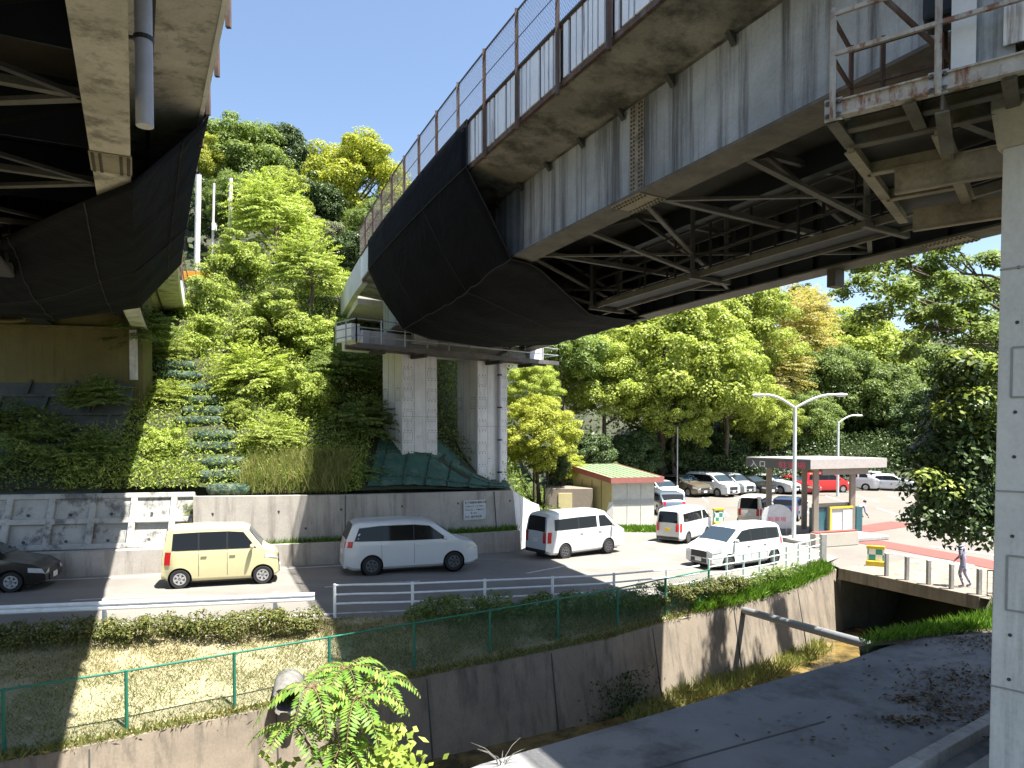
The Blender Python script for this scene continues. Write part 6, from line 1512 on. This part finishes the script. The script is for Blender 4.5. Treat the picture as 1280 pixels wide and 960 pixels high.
def blades(name, n, fn, h, w, mat, seed, kind='stuff', lean=.45):
    gg = np.random.default_rng(seed); P = np.array([fn() for _ in range(n)]); A = gg.normal(size=(n, 3)) * lean; A[:, 2] = 1
    H = h * gg.uniform(.5, 1.4, n); N = gg.normal(size=(n, 3)); N[:, 2] *= .2
    P = P + A * (H / 2)[:, None] * .8
    o = leaf_obj(name, P, N, H, w, mat, None, seed, A); tag(o, kind=kind); return o
def bank_pt():
    while True:
        x = rg.uniform(-20, 12.2); t = rg.random(); a = Vector(bfa(x)); b = Vector(bfb(x)); p = a.lerp(b, t * .97)
        if mnoise.noise(Vector((p.x * 1.1, p.y * 1.6, 0))) + .5 * mnoise.noise(Vector((p.x * 3.1, p.y * 3.6, 4))) > -.22 or rg.random() < .3: break
    return (p.x, p.y, p.z + .10 * math.sin(math.pi * t) - .01)
blades('grass', 190000, bank_pt, .062, .013, LM['grass'], 5, lean=.9)
blades('grass', 30000, bank_pt, .07, .018, LM['shrub'], 6, lean=.8)
def bank_r():
    x = rg.uniform(5.5, 12.3); t = rg.random() ** .6; a = Vector(bfa(x)); b = Vector(bfb(x)); p = a.lerp(b, t)
    return (p.x, p.y, p.z)
blades('grass', 9000, bank_r, .28, .04, LM['green'], 7)
blades('grass_tufts', 9000, bank_pt, .17, .02, LM['tallgrass'], 27, lean=.7)
def edge_pt():
    x = rg.uniform(-20, 8); b = Vector(bfb(x)); return (b.x, b.y + rg.uniform(0, .35), b.z + .04)
blades('grass', 9000, edge_pt, .16, .03, LM['tallgrass'], 8, lean=.8)
def mound():
    t = rg.random() ** .8 * 1.08 - .08; a = Vector((6.75, 12.95, 0.95)).lerp(Vector((15.5, 19.5, 0.2)), t); b = Vector((7.9, 14.8, -2.9)).lerp(Vector((15.0, 22.4, -0.35)), t); c = Vector((7.5, 13.1, 0.95)).lerp(Vector((17, 17.5, 0.4)), t)
    s = rg.random(); p = c.lerp(a, rg.random()) if s < .45 else a.lerp(b, rg.random() * .9)
    return (p.x, p.y, p.z + .1)
blades('grass', 26000, mound, .20, .024, LM['green'], 9)
def tall():
    x = rg.uniform(-9.9, -6.3); y = RP(x) + rg.uniform(.25, 1.6); return (x, y, hz(x, y))
blades('tall_grass', 9000, tall, .75, .03, LM['tallgrass'], 10, lean=.3)
def ledge():
    x = rg.uniform(-11, 0.2); y = interp(RF, x) + rg.uniform(.22, .7); return (x, y, .62)
blades('weeds', 5000, ledge, .3, .03, LM['green'], 11)
MB().loft([[(x, interp(RF, x) + .1, .6), (x, interp(RF, x) + .9, .62)] for x in np.linspace(-11.3, .3, 20)], closed=False).build('ledge_soil', M['soil'])['kind'] = 'structure'
def verge():
    t = rg.random(); p = Vector((3.4, 37.6, 0)).lerp(Vector((8.0, 38.3, 0)), t) + Vector((0, -rg.random() * 1.5, 0)); return (p.x, p.y, gz(p.x))
blades('grass', 7000, verge, .22, .05, LM['green'], 12)
sheet('verge', [(2.6, 37.9), (3.2, 35.9), (8.4, 37.0), (8.6, 38.6), (5.3, 38.6)], M['lawn'], .006)
def hedge(name, x0, x1, off, h, w, n, mat, label, seed, L=.07):
    gg = random.Random(seed); root = empty(name, (x0, interp(RN, x0) - off, gz(x0)), 0, label, 'hedge')
    cs, rs = [], []
    for i in range(n):
        x = lerp(x0, x1, (i + gg.random()) / n); y = interp(RN, x) - off + gg.uniform(-w, w) * .5; cs.append(np.array([x, y, gz(x) - off * .16 + gg.uniform(.1, h)])); rs.append(gg.uniform(.16, .30))
    P, N = clump_points(np.random.default_rng(seed), cs, rs, 150, .85, .4)
    leaf_obj('foliage', P, N, L, L * .6, LM[mat], root, seed)
    mb = MB()
    for i in range(0, n, 4): c = Vector(cs[i]); MB().tube([(c.x, c.y, c.z - .6), c], [.015, .006], 5).build('stem', M['twig'], root)
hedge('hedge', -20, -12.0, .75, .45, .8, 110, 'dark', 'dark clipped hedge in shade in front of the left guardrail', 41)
hedge('hedge', -12.0, -4.8, .65, .42, .7, 100, 'shrub', 'sunlit straggly hedge in front of the white guardrail', 42)
hedge('hedge', -2.6, 4.4, .5, .55, .5, 90, 'mid', 'dark green hedge in shade in front of the pipe railing', 43)
hedge('hedge', 4.4, 7.6, .45, .5, .5, 46, 'shrub', 'sunlit bushy hedge at the right end of the pipe railing', 44)
hedge('hedge', 8.0, 10.4, .35, .4, .3, 24, 'mid', 'low weedy growth under the pale green railing', 45)
def reeds():
    t = rg.random(); x = lerp(3.0, 11, t); y = interp(CW, x) - rg.uniform(.5, 1.6); return (x, y, -2.75)
blades('weeds', 2600, reeds, .35, .03, LM['tallgrass'], 13)
def litter(cx, cy, rx, ry):
    return lambda: (cx + rg.gauss(0, rx), cy + rg.gauss(0, ry), 1.012 + rg.random() * .03)
for cx, cy, rx, ry, n, s in ((6.1, 9.8, .35, .5, 700, 14), (7.0, 10.9, .5, .35, 500, 15), (5.6, 10.1, .14, .08, 110, 16), (5.2, 9.35, .22, .08, 150, 17), (3.9, 8.8, .7, .45, 45, 18), (8.6, 12.9, .6, .5, 500, 19)):
    scatter('fallen_leaves', n, litter(cx, cy, rx, ry), .075, .04, LM['litter'], 3.0, s)
# vines hanging on the channel wall
def vine():
    x = rg.gauss(3.0, .45); t = rg.random() ** 1.5; y = interp(CW, x) - .42 - .04; return (x, y - .03, -2.75 + t * 1.1)
o = scatter('vine', 700, vine, .10, .06, LM['dark'], .1, 20, None); tag(o, 'dark creeper on the shaded channel wall by the water', 'creeper')
# ------------------------------------------------------------------ sapling with fern like leaves in the foreground
def sapling():
    rg = random.Random(5); root = empty('sapling', (-2.0, 8.35, 1.0), 0, 'sunlit sapling with fern like compound leaves in the foreground', 'plant')
    base = Vector((-2.0, 8.35, .18)); heads = []
    mb = MB(); fr = MB()
    P, N, Aa, LL = [], [], [], []
    for k in range(9):
        t = base + Vector((rg.uniform(-.45, .45), rg.uniform(-.45, .25), rg.uniform(1.1, 1.75))); 
        if k == 0: t = base + Vector((.05, 0, 1.85))
        mb.tube([base, base.lerp(t, .5) + Vector((rg.uniform(-.1, .1), 0, .1)), t], [.03, .02, .010], 7); heads.append(t)
    dat = []
    for hI, t in enumerate(heads):
        nfr = 7
        for q in range(nfr):
            a = q / nfr * 6.28 + rg.uniform(-.3, .3); out = Vector((math.cos(a), math.sin(a), 0)); L = rg.uniform(.42, .72); rise = rg.uniform(.25, .65)
            pts = []
            for i in range(16):
                s = i / 15; pts.append(t + out * L * (s - .12 * s * s) + UP * (rise * L * s - .85 * L * s * s))
            fr.tube(pts, [.006 * (1 - .7 * i / 15) + .001 for i in range(16)], 5)
            for i in range(2, 16):
                p = pts[i]; d = (pts[i] - pts[i - 1]).normalized(); sd = d.cross(UP).normalized(); up = sd.cross(d)
                ll = .17 * math.sin(math.pi * (.18 + .78 * i / 16)) ** .8 * L / .7
                for s in (-1, 1):
                    ax = (sd * s + d * .30 - UP * .22).normalized(); P.append(p + ax * ll * .5); Aa.append(ax); N.append(up + sd * s * .3 + Vector((rg.gauss(0, .12), rg.gauss(0, .12), 0))); LL.append(ll)
    mb.build('stem', M['twig'], root, smooth=50); fr.build('leaf_stalk', M['twig'], root, smooth=50)
    LL = np.array(LL)
    leaf_obj('leaflets', np.array([tuple(p) for p in P]), np.array([tuple(p) for p in N]), LL, LL * .27 + .006, LM['fern'], root, 5, np.array([tuple(p) for p in Aa]))
    # broad leaved shoots low at the right
    P, N = [], []
    for _ in range(260):
        c = base + Vector((rg.gauss(.62, .2), rg.gauss(-.25, .2), rg.gauss(.85, .2))); P.append(tuple(c)); N.append((rg.gauss(0, .4), -.6 + rg.gauss(0, .4), .6))
    for _ in range(60):
        c = base + Vector((rg.gauss(-.3, .3), rg.gauss(-.3, .2), rg.gauss(.7, .15))); P.append(tuple(c)); N.append((rg.gauss(0, .4), -.5, .8))
    leaf_obj('broad_leaves', np.array(P), np.array(N), .13, .075, LM['fresh'], root, 6)
sapling()
def tuft():
    rg = random.Random(9); b = Vector((-.12, 8.15, .95)); mb = MB()
    for k in range(11):
        a = rg.uniform(0, 6.28); L = rg.uniform(.18, .42); o_ = Vector((math.cos(a), math.sin(a) * .6, 0)); pts = [b + o_ * .03 + o_ * L * s * s * .8 + UP * L * (s * 1.0 - .25 * s * s) for s in (0, .35, .7, 1)]
        mb.tube(pts, [.005, .005, .004, .001], 4)
    o = mb.build('grass_tuft', M['drain_pipe']); tag(o, 'pale dry grass tuft at the near slab edge', 'grass tuft')
tuft()
